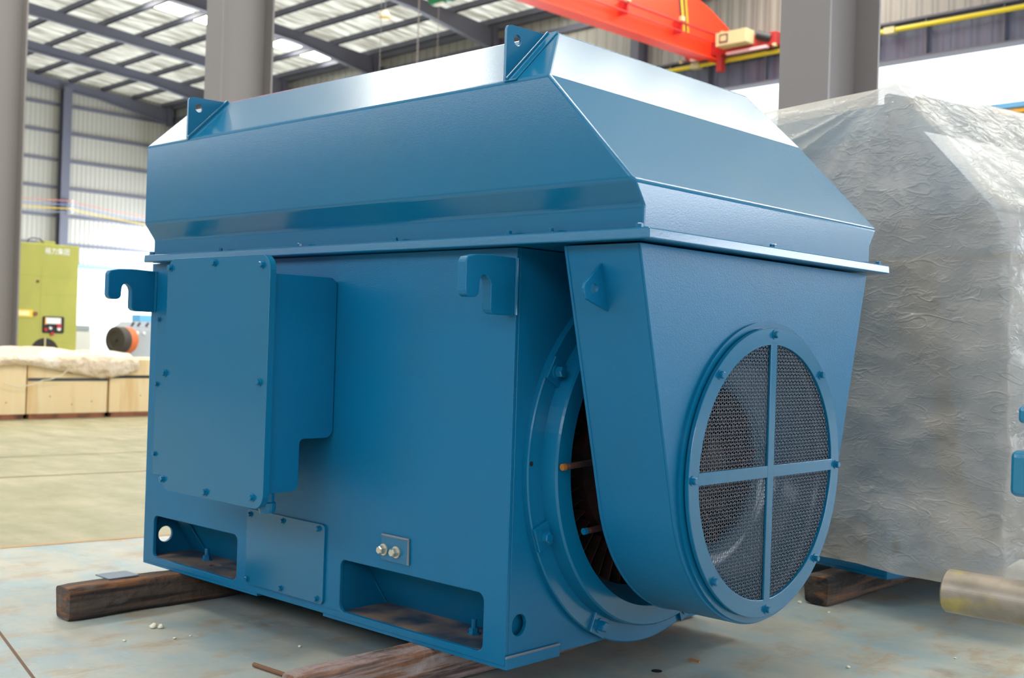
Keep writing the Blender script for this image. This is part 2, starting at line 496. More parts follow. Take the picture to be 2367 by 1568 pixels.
# long wall: panels, crane beam, window band
bm = bmesh.new()
box(bm, XE, 34, YW, YW + 0.3, 12.0, 15.6)
wl = hall(obj('wall_long', bm, WALLP_X)); tag(wl, kind='structure')
bm = bmesh.new(); box(bm, XE, 34, YW, YW + 0.3, 7.2, 8.95); obj('lower_panel', bm, WALLP_X, wl)
bm = bmesh.new(); box(bm, XE, 34, YW, YW + 0.3, 0, 2.0); obj('plinth_panel', bm, WALLP_X, wl)
bm = bmesh.new(); box(bm, -36, 34, YW, YW + 0.3, 2.0, 7.2); obj('middle_panel', bm, WALLP_X, wl)
for z in (8.93, ):
    bm = bmesh.new(); box(bm, XE, 34, YW - 0.12, YW, z - 0.16, z); obj('sill_trim', bm, SKYBLUE, wl)
bm = bmesh.new(); box(bm, XE, 34, YW - 0.25, YW - 0.13, 8.58, 8.68); obj('conduit', bm, STRIPE, wl)
bm = bmesh.new(); box(bm, XE, 34, YW - 0.12, YW, 14.1, 14.35); obj('girt', bm, GIRT, wl)
bm = bmesh.new(); box(bm, XE, 34, YW - 0.3, YW, 14.85, 15.15); obj('eave_beam', bm, GIRT, wl)
bm = bmesh.new()
box(bm, XE, 34, YW + 0.05, YW + 0.1, 8.95, 10.7)
wn = hall(obj('window_1', bm, emit('window_band_daylight', (236, 244, 255), WINDOW_BAND_E))); tag(wn, kind='structure')
bm = bmesh.new()
box(bm, XE + 0.4, -36, YW + 0.05, YW + 0.1, 2.0, 7.2)
wn = hall(obj('window_2', bm, emit('window_lower_daylight', (236, 244, 255), 16.0))); tag(wn, kind='structure')  # added pane hidden behind the motor; its glow whitens the end wall corner
bm = bmesh.new(); box(bm, -11, 30, YW - 0.02, YW - 0.01, 2.2, 6.1)
wn = hall(obj('window_3', bm, emit('window_low_daylight', (225, 240, 255), 1.0))); tag(wn, kind='structure')  # added out-of-view pane that lights the hood front and the film
bm = bmesh.new(); box(bm, 34, 34.3, -12, YW + .3, 0, 16.5)
wr = hall(obj('wall_right', bm, WALLP)); tag(wr, kind='structure')
bm = bmesh.new(); box(bm, 33.9, 33.98, 0, 26, 0.05, 7.5)
dr = hall(obj('door_1', bm, emit('door_daylight', (232, 242, 255), 5.5))); tag(dr, kind='structure')  # added glowing panel beyond the frame, brightens faces turned this way
bm = bmesh.new(); box(bm, XE, 34, -14.3, -14, 0, 7.0); box(bm, XE, 34, -14.3, -14, 12.5, 18.6)
wc = hall(obj('wall_left', bm, WALLP_X)); tag(wc, kind='structure')
bm = bmesh.new(); box(bm, XE, 34, -14.2, -14.15, 7.0, 12.5)
wn = hall(obj('window_8', bm, emit('window_side_daylight', (232, 242, 255), 2.8))); tag(wn, kind='structure')  # added glowing band behind the camera for high light on the motor
bm = bmesh.new(); box(bm, -9, 33, YW - 0.14, YW - 0.125, 6.2, 9.3)
wn = hall(obj('window_9', bm, REFLECT_PANE)); tag(wn, kind='structure')  # added out-of-view pane for bright reflections on flange and hood
# pilasters
for k, x in enumerate((-57.9, -51.9, -44.1, -35.84, -27.9, -20.0, -12.0)):
    bm = bmesh.new()
    box(bm, x - 0.2, x + 0.2, YW - 0.62, YW - 0.58, 0, 14.5)
    box(bm, x - 0.2, x + 0.2, YW - 0.04, YW - 0.0, 0, 14.5)
    box(bm, x - 0.015, x + 0.015, YW - 0.58, YW - 0.04, 0, 14.5)
    if x > -25: bm.free(); continue
    obj('wall_post', bm, GIRT, wl)
# crane runway beam with yellow conductor rail
rb = empty('crane_runway_beam', (CAM.x, CAM.y, 0), TH)
tag(rb, 'dark grey-blue crane runway beam along the long wall above the bright windows', 'beam')
bm = bmesh.new()
box(bm, XE + 1, 34, YW - 1.1, YW - 1.07, 10.45, 11.55)
obj('web', bm, BEAMP, rb)
bm = bmesh.new(); box(bm, XE + 1, 34, YW - 1.35, YW - 0.82, 11.55, 11.62); box(bm, XE + 1, 34, YW - 1.35, YW - 0.82, 10.39, 10.45); obj('flange', bm, GIRT, rb)
bm = bmesh.new(); tube(bm, [(XE + 1, YW - 1.5, 11.30), (34, YW - 1.5, 11.30)], 0.075, 10); obj('conductor_rail', bm, YEL, rb)
for i in range(34):
    x = -60 + i * 2.0 + (i % 2) * .35
    bm = bmesh.new(); box(bm, x, x + 0.05, YW - 1.3, YW - 1.1, 10.45, 11.55); obj('stiffener', bm, GIRT, rb)
for x in (-24.5, -17.2):
    bm = bmesh.new(); box(bm, x, x + 0.35, YW - 1.6, YW - 1.36, 11.2, 11.4); obj('rail_clamp', bm, BEIGE, rb)

# end wall
bm = bmesh.new(); box(bm, XE - 0.3, XE, -14, YW + 0.3, 0, 18.4)
we = hall(obj('wall_end', bm, WALLP)); tag(we, kind='structure')
for z in (14.0, 12.45, 10.88, 9.32, 7.72, 6.12):
    bm = bmesh.new(); box(bm, XE, XE + 0.12, -6, YW, z - 0.08, z + 0.08); obj('girt', bm, GIRT, we)
for y in (3.5, 11.5, 19.5, 27.55):
    bm = bmesh.new()
    box(bm, XE + 0.12, XE + 0.16, y - 0.25, y + 0.25, 0, roofz(y) - .6); box(bm, XE + 0.56, XE + 0.6, y - 0.25, y + 0.25, 0, roofz(y) - .6)
    box(bm, XE + 0.16, XE + 0.56, y - 0.02, y + 0.02, 0, roofz(y) - .6); obj('wall_post', bm, GIRT, we)
bm = bmesh.new(); box(bm, XE + 0.14, XE + 0.3, 5, YW - 0.1, 0, 4.82)
pt = hall(obj('trim_1', bm, WHITE)); tag(pt, kind='structure')
bm = bmesh.new(); box(bm, XE + 0.12, XE + 0.34, 5, YW - 0.1, 4.80, 4.98); obj('blue_cap', bm, SKYBLUE, pt)

# roof
bm = bmesh.new()
bm.faces.new([bm.verts.new(v) for v in ((XE, YW, roofz(YW)), (40, YW, roofz(YW)), (40, -14, roofz(-14)), (XE, -14, roofz(-14)))])
rf = hall(obj('ceiling', bm, ROOFP)); tag(rf, kind='structure')
for i in range(25):
    y = 33.6 - i * 1.92
    bm = bmesh.new(); box(bm, XE, 40, y - 0.04, y + 0.04, roofz(y) - 0.27, roofz(y) - 0.01)
    box(bm, XE, 40, y - 0.04, y + 0.08, roofz(y) - 0.27, roofz(y) - 0.24)
    obj('purlin', bm, GIRT, rf)
rlab = ['grey tapered roof rafter lying along the top of the far end wall', 'grey steel roof rafter nearest in front of the far end wall',
        'grey steel roof rafter crossing just above the far lifting lug', 'grey steel roof rafter meeting the long wall right of the middle column',
        'grey steel roof rafter ending just left of the near lifting lug', 'grey steel roof rafter above the orange crane']
for k, x in enumerate((-64.2, -57.9, -51.9, -44.1, -35.84, -27.9)):
    bm = bmesh.new()
    def prof(y0, y1, h0, h1):
        z0, z1 = roofz(y0) - 0.28, roofz(y1) - 0.28
        hexa(bm, [(x - .015, y0, z0 - h0), (x + .015, y0, z0 - h0), (x + .015, y1, z1 - h1), (x - .015, y1, z1 - h1),
                  (x - .015, y0, z0), (x + .015, y0, z0), (x + .015, y1, z1), (x - .015, y1, z1)])
        hexa(bm, [(x - .13, y0, z0 - h0 - .03), (x + .13, y0, z0 - h0 - .03), (x + .13, y1, z1 - h1 - .03), (x - .13, y1, z1 - h1 - .03),
                  (x - .13, y0, z0 - h0), (x + .13, y0, z0 - h0), (x + .13, y1, z1 - h1), (x - .13, y1, z1 - h1)])
    prof(YW - .3, YW - 5.0, 0.95, 0.5); prof(YW - 5.0, -13.8, 0.5, 0.5)
    box(bm, x - .13, x + .13, YW - .62, YW - .3, roofz(YW) - 1.3, roofz(YW) - .2)
    o = hall(obj('roof_rafter', bm, GIRT)); tag(o, rlab[k], 'rafter', 'roof rafters')
# roof lights
wi = 4
for xw in (-44.6 - 7.9, -44.6, -36.7, -28.8, -17.0, 0.15):  # last two strips are added out of view to whiten the chamfer reflections
    x = xw - CAM.x
    if xw in (-52.5, -36.7): continue
    bm = bmesh.new()
    hwid = 1.4 if xw == -17.0 else (1.2 if xw > -25 else 0.62)
    for i in range(19):
        y0 = 33.4 - i * 1.92; y1 = y0 - 1.70
        hexa(bm, [(x - hwid, y0, roofz(y0) - .02), (x + hwid, y0, roofz(y0) - .02), (x + hwid, y1, roofz(y1) - .02), (x - hwid, y1, roofz(y1) - .02),
                  (x - hwid, y0, roofz(y0) - .01), (x + hwid, y0, roofz(y0) - .01), (x + hwid, y1, roofz(y1) - .01), (x - hwid, y1, roofz(y1) - .01)])
    o = hall(obj('window_%d' % wi, bm, SKYL)); tag(o, kind='structure'); wi += 1

# interior H columns
clab = {0: 'grey steel H column standing far left beside the green machine', 1: 'grey steel H column rising behind the blue motor in the middle',
        2: 'grey steel H column behind the plastic wrapped motor on the right'}
for k, (x, w) in enumerate(((-23.45, 0.5), (-14.5, 0.44), (-5.05, 0.46))):
    y0 = 8.3; dp = 0.84
    bm = bmesh.new()
    box(bm, x - w / 2, x + w / 2, y0, y0 + 0.03, 0, 15.9)
    box(bm, x - w / 2, x + w / 2, y0 + dp - 0.03, y0 + dp, 0, 15.9)
    box(bm, x - 0.012, x + 0.012, y0 + 0.03, y0 + dp - 0.03, 0, 15.9)
    box(bm, x - w / 2 - .08, x + w / 2 + .08, y0 - .08, y0 + dp + .08, 0.0, 0.03)
    o = hall(obj('steel_column', bm, GREYCOL)); tag(o, clab[k], 'column', 'interior steel columns')

# ------------------------------------------------------------------ the big blue motor
CY, CZ = 0.789, 0.857            # axis of the rotor
PB = {}
def make_motor():
    root = empty('industrial_motor', (0, 0, 0))
    # body casing
    bm = bmesh.new()
    zb = 0.162
    w1 = rrect(-2.385, -1.662, 0.190, 0.396, 0.03); w2 = rrect(-0.925, -0.110, 0.190, 0.400, 0.03)
    plate(bm, [(-2.477, zb), (0, zb), (0, 1.640), (-2.477, 1.640)], 'y', 0, 0.018, [w1, w2])
    plate(bm, [(0.018, zb), (1.56, zb), (1.56, 1.640), (0.018, 1.640)], 'x', -0.018, 0, [circ(0.072, 0.297, 0.038, 28), circ(CY, CZ, 0.66, 72)])
    plate(bm, [(0.018, zb), (1.56, zb), (1.56, 1.640), (0.018, 1.640)], 'x', -2.477, -2.459, [circ(0.111, 0.283, 0.039, 28)])
    plate(bm, [(-2.477, zb), (0, zb), (0, 1.640), (-2.477, 1.640)], 'y', 1.56, 1.578)
    box(bm, -2.459, -0.018, 0.018, 1.56, 1.60, 1.62)
    box(bm, -2.459, -0.018, 0.27, 1.31, zb, zb + 0.012)
    body = obj('body_casing', bm, BLUE, root, bevel=0.003, seg=2)
    for (a, b) in ((-2.477, -1.50), (-1.03, 0.0)):
        bm = bmesh.new(); plate(bm, [(a, .002), (b, .002), (b, .27), (a, .27)], 'z', 0.150, zb, [circ(-2.03 if a < -2 else -.16, .13, .030, 24)]); obj('foot_pad', bm, BLUE, body)
        bm = bmesh.new(); box(bm, a, b, 1.31, 1.576, 0.150, zb); obj('foot_pad', bm, BLUE, body)
    # foot pockets behind the windows
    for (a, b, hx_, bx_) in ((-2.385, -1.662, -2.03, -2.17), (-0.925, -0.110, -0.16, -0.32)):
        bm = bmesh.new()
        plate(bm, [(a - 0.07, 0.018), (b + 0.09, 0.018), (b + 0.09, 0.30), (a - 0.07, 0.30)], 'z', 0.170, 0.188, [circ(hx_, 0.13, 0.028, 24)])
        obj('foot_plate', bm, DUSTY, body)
        bm = bmesh.new()
        hexa(bm, [(a - .07, 0.262, 0.188), (b + .09, 0.262, 0.188), (b + .09, 0.274, 0.188), (a - .07, 0.274, 0.188),
                  (a - .07, 0.105, 0.43), (b + .09, 0.105, 0.43), (b + .09, 0.117, 0.43), (a - .07, 0.117, 0.43)])
        box(bm, a - .07, b + .09, 0.018, 0.117, 0.425, 0.437)
        if a > -1: box(bm, a - .015, a - .003, 0.018, 0.27, 0.188, 0.43)
        box(bm, b + .06, b + .072, 0.018, 0.27, 0.188, 0.43)
        fp = obj('foot_pocket', bm, BLUE, body)
        gxx = a - .003 if a > -1 else -2.30
        bm = bmesh.new(); tube(bm, [(gxx, .255, .19), (gxx - .01, .10, .425)], .006, 6); obj('weld_bead', bm, BLUE_FINE, fp)
        bm = bmesh.new(); tube(bm, [(bx_, 0.17, 0.188), (bx_, 0.17, 0.245)], 0.011, 12)
        lathe(bm, [(0.188, 0), (0.188, 0.028), (0.193, 0.028), (0.193, 0.019), (0.212, 0.019), (0.212, 0)], (bx_, 0.17), 'z', 6, False)
        obj('jacking_bolt', bm, BLUE_FINE, body)
    # service cover plate
    bm = bmesh.new(); plate(bm, rrect(-1.578, -1.022, 0.198, 0.527, 0.02), 'y', -0.010, 0)
    cov = obj('cover_plate', bm, BLUE_FINE, root, bevel=0.002)
    for (x, z) in ((-1.553, .506), (-1.312, .507), (-1.062, .507), (-1.558, .220), (-1.311, .218), (-1.062, .216)):
        bolt(cov, BOLT_M, (x, -0.010, z), '-y', sc=.85)
    # panel to the left of the terminal box
    bm = bmesh.new(); plate(bm, rrect(-2.405, -1.75, 0.60, 1.385, 0.012), 'y', -0.006, 0)
    sp = obj('side_panel', bm, BLUE_FINE, root, bevel=0.002)
    for z in (1.362, 1.044, 0.70): bolt(sp, BOLT_M, (-2.386, -0.006, z), '-y', sc=.85)
    # earthing pad
    bm = bmesh.new(); plate(bm, rrect(-0.667, -0.512, 0.440, 0.536, 0.004), 'y', -0.008, 0)
    ep = obj('earth_pad', bm, BLUE_FINE, root, bevel=0.002)
    bm = bmesh.new(); tube(bm, [(-.667, -.006, .537), (-.512, -.006, .537), (-.511, -.006, .44)], .0055, 8); obj('weld_bead', bm, mat('grey_weld', (120, 124, 132), .5), ep)
    for x in (-0.650, -0.577): bolt(ep, BOLT_Z, (x, -0.008, 0.481), '-y')
    # lifting hooks
    hk = [(0.0, 1.398), (-0.095, 1.398), (-0.118, 1.402), (-0.129, 1.415), (-0.130, 1.50), (-0.136, 1.516), (-0.147, 1.527), (-0.160, 1.531),
          (-0.172, 1.527), (-0.180, 1.516), (-0.183, 1.500), (-0.184, 1.472), (-0.190, 1.460), (-0.203, 1.453), (-0.232, 1.453), (-0.246, 1.460),
          (-0.252, 1.474), (-0.252, 1.575), (-0.243, 1.590), (-0.20, 1.600), (-0.12, 1.604), (0.0, 1.600)]
    for x1 in (0.0, -2.437):
        bm = bmesh.new(); plate(bm, [(a, b) for (a, b) in hk], 'x', x1 - 0.040, x1)
        obj('lifting_hook', bm, BLUE, root, bevel=0.005)
    bm = bmesh.new(); box(bm, 0, 0.012, 0.0, 0.288, 0.150, 0.192); obj('foot_stop', bm, BLUE, root, bevel=0.003)
    bm = bmesh.new(); box(bm, 0, 0.012, 1.29, 1.578, 0.150, 0.192); obj('foot_stop', bm, BLUE, root, bevel=0.003)
    # terminal box
    tb = empty('terminal_box', (0, 0, 0), 0, root)
    bm = bmesh.new()
    prof = rrect(-0.325, 0.0, 0.682, 1.548, 0.03)
    pr = [(-0.325, 0.682), (-0.20, 0.682)]
    pr += [(-0.20 + .03 * math.sin(R(a)), 0.712 - .03 * math.cos(R(a))) for a in range(15, 91, 15)]
    pr += [(-0.170, 0.872)] + [(-0.150 - .02 * math.cos(R(a)), 0.870 + .02 * math.sin(R(a))) for a in (30, 60, 90)]
    pr += [(-0.04, 0.890)] + [(-0.04 + .035 * math.sin(R(a)), 0.925 - .035 * math.cos(R(a))) for a in (20, 45, 70, 90)]
    pr += [(-0.005, 1.51)] + [(-0.04 + .035 * math.cos(R(a)), 1.51 + .035 * math.sin(R(a))) for a in (20, 45, 70, 90)]
    pr += [(-0.325, 1.545)]
    plate(bm, pr, 'x', -1.700, -0.998)
    obj('box_shell', bm, BLUE, tb, bevel=0.012, seg=3)
    bm = bmesh.new(); box(bm, -1.62, -1.08, -0.03, 0, 0.95, 1.50); obj('box_neck', bm, DARK, tb)
    bm = bmesh.new(); plate(bm, rrect(-1.728, -0.976, 0.622, 1.617, 0.06, 8), 'y', -0.352, -0.322)
    cv = obj('box_cover', bm, BLUE_FINE, tb, bevel=0.009, seg=3)
    for (x, z) in ((-1.703, 1.578), (-1.364, 1.592), (-1.028, 1.577), (-1.024, 1.117), (-1.047, .663), (-1.378, .648), (-1.713, .668), (-1.722, 1.125)):
        bolt(cv, BOLT_M, (x, -0.352, z), '-y')
    bm = bmesh.new()
    lathe(bm, [(0.60, 0), (0.60, .030), (0.615, .034), (0.64, .034), (0.645, .028), (0.69, .028), (0.69, 0)], (-1.04, -0.285), 'z', 16, False)
    obj('cable_gland', bm, BLUE_FINE, tb)
    # end bracket rings
    er = empty('end_bracket', (0, 0, 0), 0, root)
    bm = bmesh.new()
    lathe(bm, [(0.0, .727), (.022, .727), (.026, .722), (.026, .60), (0.0, .60)], (CY, CZ), 'x', 128)
    r1 = obj('outer_ring', bm, BLUE_FINE, er)
    bm = bmesh.new()
    lathe(bm, [(0.02, .655), (.088, .650), (.095, .643), (.095, .572), (-.020, .508), (-.045, .508), (-.045, .60), (.02, .60)], (CY, CZ), 'x', 128)
    r2 = obj('inner_ring', bm, BLUE_FINE, er)
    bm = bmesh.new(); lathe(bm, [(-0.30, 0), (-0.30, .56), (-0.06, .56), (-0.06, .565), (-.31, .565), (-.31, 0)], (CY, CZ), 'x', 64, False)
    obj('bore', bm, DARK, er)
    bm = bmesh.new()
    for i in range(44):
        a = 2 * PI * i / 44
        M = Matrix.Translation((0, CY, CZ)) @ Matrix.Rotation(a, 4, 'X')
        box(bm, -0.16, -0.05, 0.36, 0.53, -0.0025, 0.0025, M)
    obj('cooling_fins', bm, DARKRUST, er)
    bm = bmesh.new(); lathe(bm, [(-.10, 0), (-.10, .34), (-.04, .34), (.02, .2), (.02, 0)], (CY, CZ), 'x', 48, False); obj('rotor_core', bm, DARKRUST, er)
    for ang in (150, 201, 244, 293, 336, 24):
        a = R(ang)
        # plate spanning the step, with its bolt
        M = Matrix.Translation((0, CY, CZ)) @ Matrix.Rotation(a, 4, 'X')
        bm = bmesh.new(); box(bm, 0.026, 0.040, 0.645, 0.728, -0.045, 0.045, M); cl = obj('clamp_plate', bm, BLUE_FINE, er, bevel=.002)
        bolt(cl, BOLT_L, (0.040, CY + .69 * math.cos(a), CZ + .69 * math.sin(a)), '+x')
    for (y, z, mt) in ((0.155, 0.868, COPPER), (0.285, 0.628, BLUE_FINE)):
        bm = bmesh.new(); tube(bm, [(0.12, y, z), (0.128, y + .01, z + .002), (0.16, y + .35, z + .03)], 0.011, 10); rd = obj('sensor_rod', bm, DARKRUST, er)
        bm = bmesh.new(); tube(bm, [(0.118, y - .014, z - .001), (0.120, y + .002, z)], 0.0125, 10); obj('rod_tip', bm, mt, rd)
    bm = bmesh.new(); lathe(bm, [(.0265, 0), (.0265, .009), (.028, .009), (.028, 0)], (.080, .874), 'x', 16, False); obj('threaded_hole', bm, DARK, er)  # dark disc on the ring face stands in for the shaded hole
    for x1 in (0.0, -2.437):
        bm = bmesh.new(); tube(bm, [(x1 + .004, -.003, 1.40), (x1 + .004, -.003, 1.60)], .007, 8); obj('weld_bead', bm, BLUE_FINE, root)
    bm = bmesh.new(); tube(bm, [(.008, .0, .194), (.008, .288, .194)], .005, 8); obj('weld_bead', bm, mat('grey_weld_low', (112, 120, 134), .5), root)
    # fan hood
    hd = empty('fan_hood', (0, 0, 0), 0, root)
    RH, ZH = 0.583, 0.880
    def outline(off=0.0):
        rr = RH - off
        pts = []
        # tangent points
        px, pz = CY - 0.796 + off, 1.636
        dx, dz = CY - px, ZH - pz
        L = math.hypot(dx, dz); base = math.atan2(pz - ZH, px - CY); th_ = math.acos(rr / L)
        aL = base + th_          # left tangent angle
        n = 56
        a0, a1 = aL, (PI - aL) + 2 * PI
        for i in range(n + 1):
            a = a0 + (a1 - a0) * i / n
            pts.append((CY + rr * math.cos(a), ZH + rr * math.sin(a)))
        pts.append((2 * CY - px, pz)); pts.append((px, pz))
        return pts
    O1, O2 = outline(0), outline(0.008)
    bm = bmesh.new(); plate(bm, O1, 'x', 0.228, 0.532, [O2]); obj('hood_side', bm, BLUE, hd, bevel=.002)
    bm = bmesh.new(); plate(bm, O1, 'x', 0.532, 0.541, [circ(CY, CZ, 0.50, 96)])
    obj('hood_front', bm, BLUE, hd, bevel=.002)
    bm = bmesh.new(); plate(bm, outline(-.004), 'x', 0.222, 0.234, [circ(CY, CZ, 0.46, 96)]); obj('hood_back', bm, BLUE, hd, bevel=.003)  # plate added to block light through the hood; only its rim shows
    bm = bmesh.new(); 
    lathe(bm, [(.541, .553), (.552, .553), (.552, .50), (.541, .50)], (CY, CZ), 'x', 128)
    obj('guard_backing', bm, BLUE_FINE, hd)
    lx = 0.37; ys = 0.033
    bm = bmesh.new()
    lug = [(0.036, 1.598), (-0.045, 1.530), (-0.075, 1.505), (-0.082, 1.488), (-0.078, 1.470), (-0.066, 1.453), (0.071, 1.410), (0.060, 1.5)]
    plate(bm, lug, 'x', lx - .006, lx + .006, [circ(-0.028, 1.488, 0.017, 20)])
    hl = obj('hood_lug', bm, BLUE, hd, bevel=.002)
    bm = bmesh.new(); tube(bm, [(lx + .011, .022, 1.60), (lx + .011, .064, 1.412)], .0075, 8); obj('weld_bead', bm, BLUE_FINE, hl)
    # guard
    gd = empty('fan_guard', (0, 0, 0), 0, hd)
    bm = bmesh.new()
    lathe(bm, [(.558, .531), (.574, .531), (.574, .468), (.558, .468)], (CY, CZ), 'x', 128)
    g = obj('guard_ring', bm, BLUE_FINE, gd, bevel=.002)
    bm = bmesh.new(); box(bm, .566, .575, CY - .022, CY + .022, CZ - .475, CZ + .475); obj('guard_bar', bm, BLUE_FINE, gd, bevel=.002)
    bm = bmesh.new(); box(bm, .5665, .5745, CY - .475, CY + .475, CZ - .020, CZ + .024); obj('guard_bar', bm, BLUE_FINE, gd, bevel=.002)
    for i in range(8):
        a = PI / 4 * i
        bolt(gd, BOLT_M, (.574, CY + .506 * math.cos(a), CZ + .506 * math.sin(a)), '+x', sc=1.05)
    bm = bmesh.new()
    pitch, rw, RR = 0.0125, 0.0015, 0.485
    nn = int(RR / pitch)
    for fam in (0, 1):
        for i in range(-nn, nn + 1):
            c = i * pitch; half = math.sqrt(max(RR * RR - c * c, 0)); k = int(half / (pitch / 2))
            if k < 2: continue
            prev = None
            for j in range(-k, k + 1):
                s = j * pitch / 2
                if fam == 0:   # wires running along z
                    dx_ = 0.0022 * (math.cos(PI * j / 2) if j % 2 == 0 else 0) * (1 if i % 2 == 0 else -1)
                    p = Vector((.561 + dx_, CY + c + 0.0012 * math.sin(PI * j / 2), CZ + s)); u = Vector((1, 0, 0)) * rw; v = Vector((0, 1, 0)) * rw
                else:
                    dx_ = -0.0022 * (math.cos(PI * j / 2) if j % 2 == 0 else 0) * (1 if i % 2 == 0 else -1)
                    p = Vector((.561 + dx_, CY + s, CZ + c + 0.0022 * math.sin(PI * j / 2))); u = Vector((1, 0, 0)) * rw; v = Vector((0, 0, 1)) * rw
                ring = [bm.verts.new(p + u), bm.verts.new(p + v), bm.verts.new(p - u), bm.verts.new(p - v)]
                if prev:
                    for q in range(4): bm.faces.new((prev[q], prev[(q + 1) % 4], ring[(q + 1) % 4], ring[q]))
                prev = ring
    obj('wire_mesh', bm, WIRE, gd, smooth=True)
    # inlet cone and impeller behind the guard
    bm = bmesh.new()
    pf = [(.535, .495)] + [(.535 - .20 * math.sin(R(t)), .495 - .19 * (1 - math.cos(R(t)))) for t in range(15, 91, 15)] + [(.30, .300)]
    pb = [(w - .004, r + .006) for (w, r) in reversed(pf)]
    lathe(bm, pf + pb, (CY, CZ), 'x', 96); obj('inlet_cone', bm, mat('cone_blue', (44, 98, 130), 0.22, coat=.6), hd, smooth=True)
    im = empty('impeller', (0, 0, 0), 0, hd)
    bm = bmesh.new(); lathe(bm, [(.235, 0), (.235, .40), (.242, .40), (.242, .10), (.33, .085), (.345, .05), (.345, 0)], (CY, CZ), 'x', 64, False)
    obj('backplate', bm, DARKRUST, im)
    for i in range(12):
        a = 2 * PI * i / 12
        M = Matrix.Translation((0, CY, CZ)) @ Matrix.Rotation(a, 4, 'X') @ Matrix.Translation((0, .24, 0)) @ Matrix.Rotation(R(38), 4, 'X')
        bm = bmesh.new(); box(bm, .242, .33, -.10, .10, -.003, .003, M); obj('blade', bm, RED_RUST, im)
    # cooler top
    ct = empty('cooler_top', (0, 0, 0), 0, root)
    bm = bmesh.new()
    hexa(bm, [(-2.450, -.065, 1.642), (.616, -.065, 1.642), (.616, 1.643, 1.642), (-2.450, 1.643, 1.642),
              (-2.450, -.062, 1.678), (.6125, -.062, 1.678), (.6125, 1.643, 1.678), (-2.450, 1.643, 1.678)])
    fg = obj('flange', bm, BLUE_FINE, ct, bevel=.005, seg=3)
    for x in (-2.415, -1.819, -1.214, -.609, -.008, .187, .560):
        bolt(fg, BOLT_M, (x, -0.040, 1.678), '+z')
    for y in (.748, 1.605): bolt(fg, BOLT_M, (.580, y, 1.678), '+z')
    Y0, Y1 = -.065, 1.643
    bm = bmesh.new()
    def ring(x0, x1, y0, y1, z): return [bm.verts.new(v) for v in ((x0, y0, z), (x1, y0, z), (x1, y1, z), (x0, y1, z))]
    rs = [ring(-2.455, .552, -.010, 1.588, 1.678), ring(-2.455, .552, -.010, 1.588, 1.755), ring(-2.455, .552, Y0, Y1, 1.832),
          ring(-2.455, .180, Y0, Y1, 2.213), ring(-2.392, .026, .150, 1.428, 2.428)]
    for a, b in zip(rs[:-1], rs[1:]):
        for i in range(4): bm.faces.new((a[i], a[(i + 1) % 4], b[(i + 1) % 4], b[i]))
    bm.faces.new(rs[0][::-1]); bm.faces.new(rs[-1])
    obj('cooler_shell', bm, BLUE_FINE, ct, bevel=.010, seg=3)
    for xl in (-.025, -2.085):
        for sgn in (0, ):
            my = (lambda y: y) if sgn == 0 else (lambda y: Y0 + Y1 - y)
            bm = bmesh.new()
            pts = [(-.066, 2.214), (-.066, 2.400), (-.060, 2.412), (-.045, 2.418), (.145, 2.424), (.150, 2.428)]
            plate(bm, [(my(a), b) for a, b in pts], 'x', xl - .008, xl + .004, [circ(my(-.010), 2.370, .0195, 24)])
            lg = obj('lifting_lug', bm, BLUE_FINE, ct, bevel=.002)
            bm = bmesh.new()
            d = 0.006
            wd_ = .055 if xl > -1 else .012
            hexa(bm, [(xl + .004, my(-.066), 2.212), (xl + wd_, my(-.066), 2.212), (xl + wd_, my(.150), 2.428), (xl + .004, my(.150), 2.428),
                      (xl + .004, my(-.068), 2.217), (xl + wd_, my(-.068), 2.217), (xl + wd_, my(.147), 2.432), (xl + .004, my(.147), 2.432)])
            tube(bm, [(xl + .008, my(-.068), 2.222), (xl + .008, my(.142), 2.431)], .006, 8)
            obj('lug_seat', bm, BLUE_FINE, lg, bevel=.003)
    return root

M1 = make_motor()
tag(M1, 'large blue painted industrial motor with round wire guarded fan inlet, standing uncovered on timbers', 'motor')

def copy_tree(o, parent=None, skip=()):
    c = o.copy(); COL.objects.link(c); c.parent = parent
    for ch in list(o.children):
        if ch.name.split('.')[0] in skip: continue
        copy_tree(ch, c, skip)
    return c
M2 = copy_tree(M1, None, ('terminal_box', 'wire_mesh', 'cover_plate', 'side_panel', 'earth_pad', 'lifting_hook', 'hood_lug'))
M2.location = (.16, 2.68, .15 - .15 * 1.1); M2.rotation_euler = (0, 0, R(-14)); M2.scale = (1.1, 1.1, 1.1)
M2['label'] = 'blue industrial motor hidden under clear plastic film behind the uncovered one'

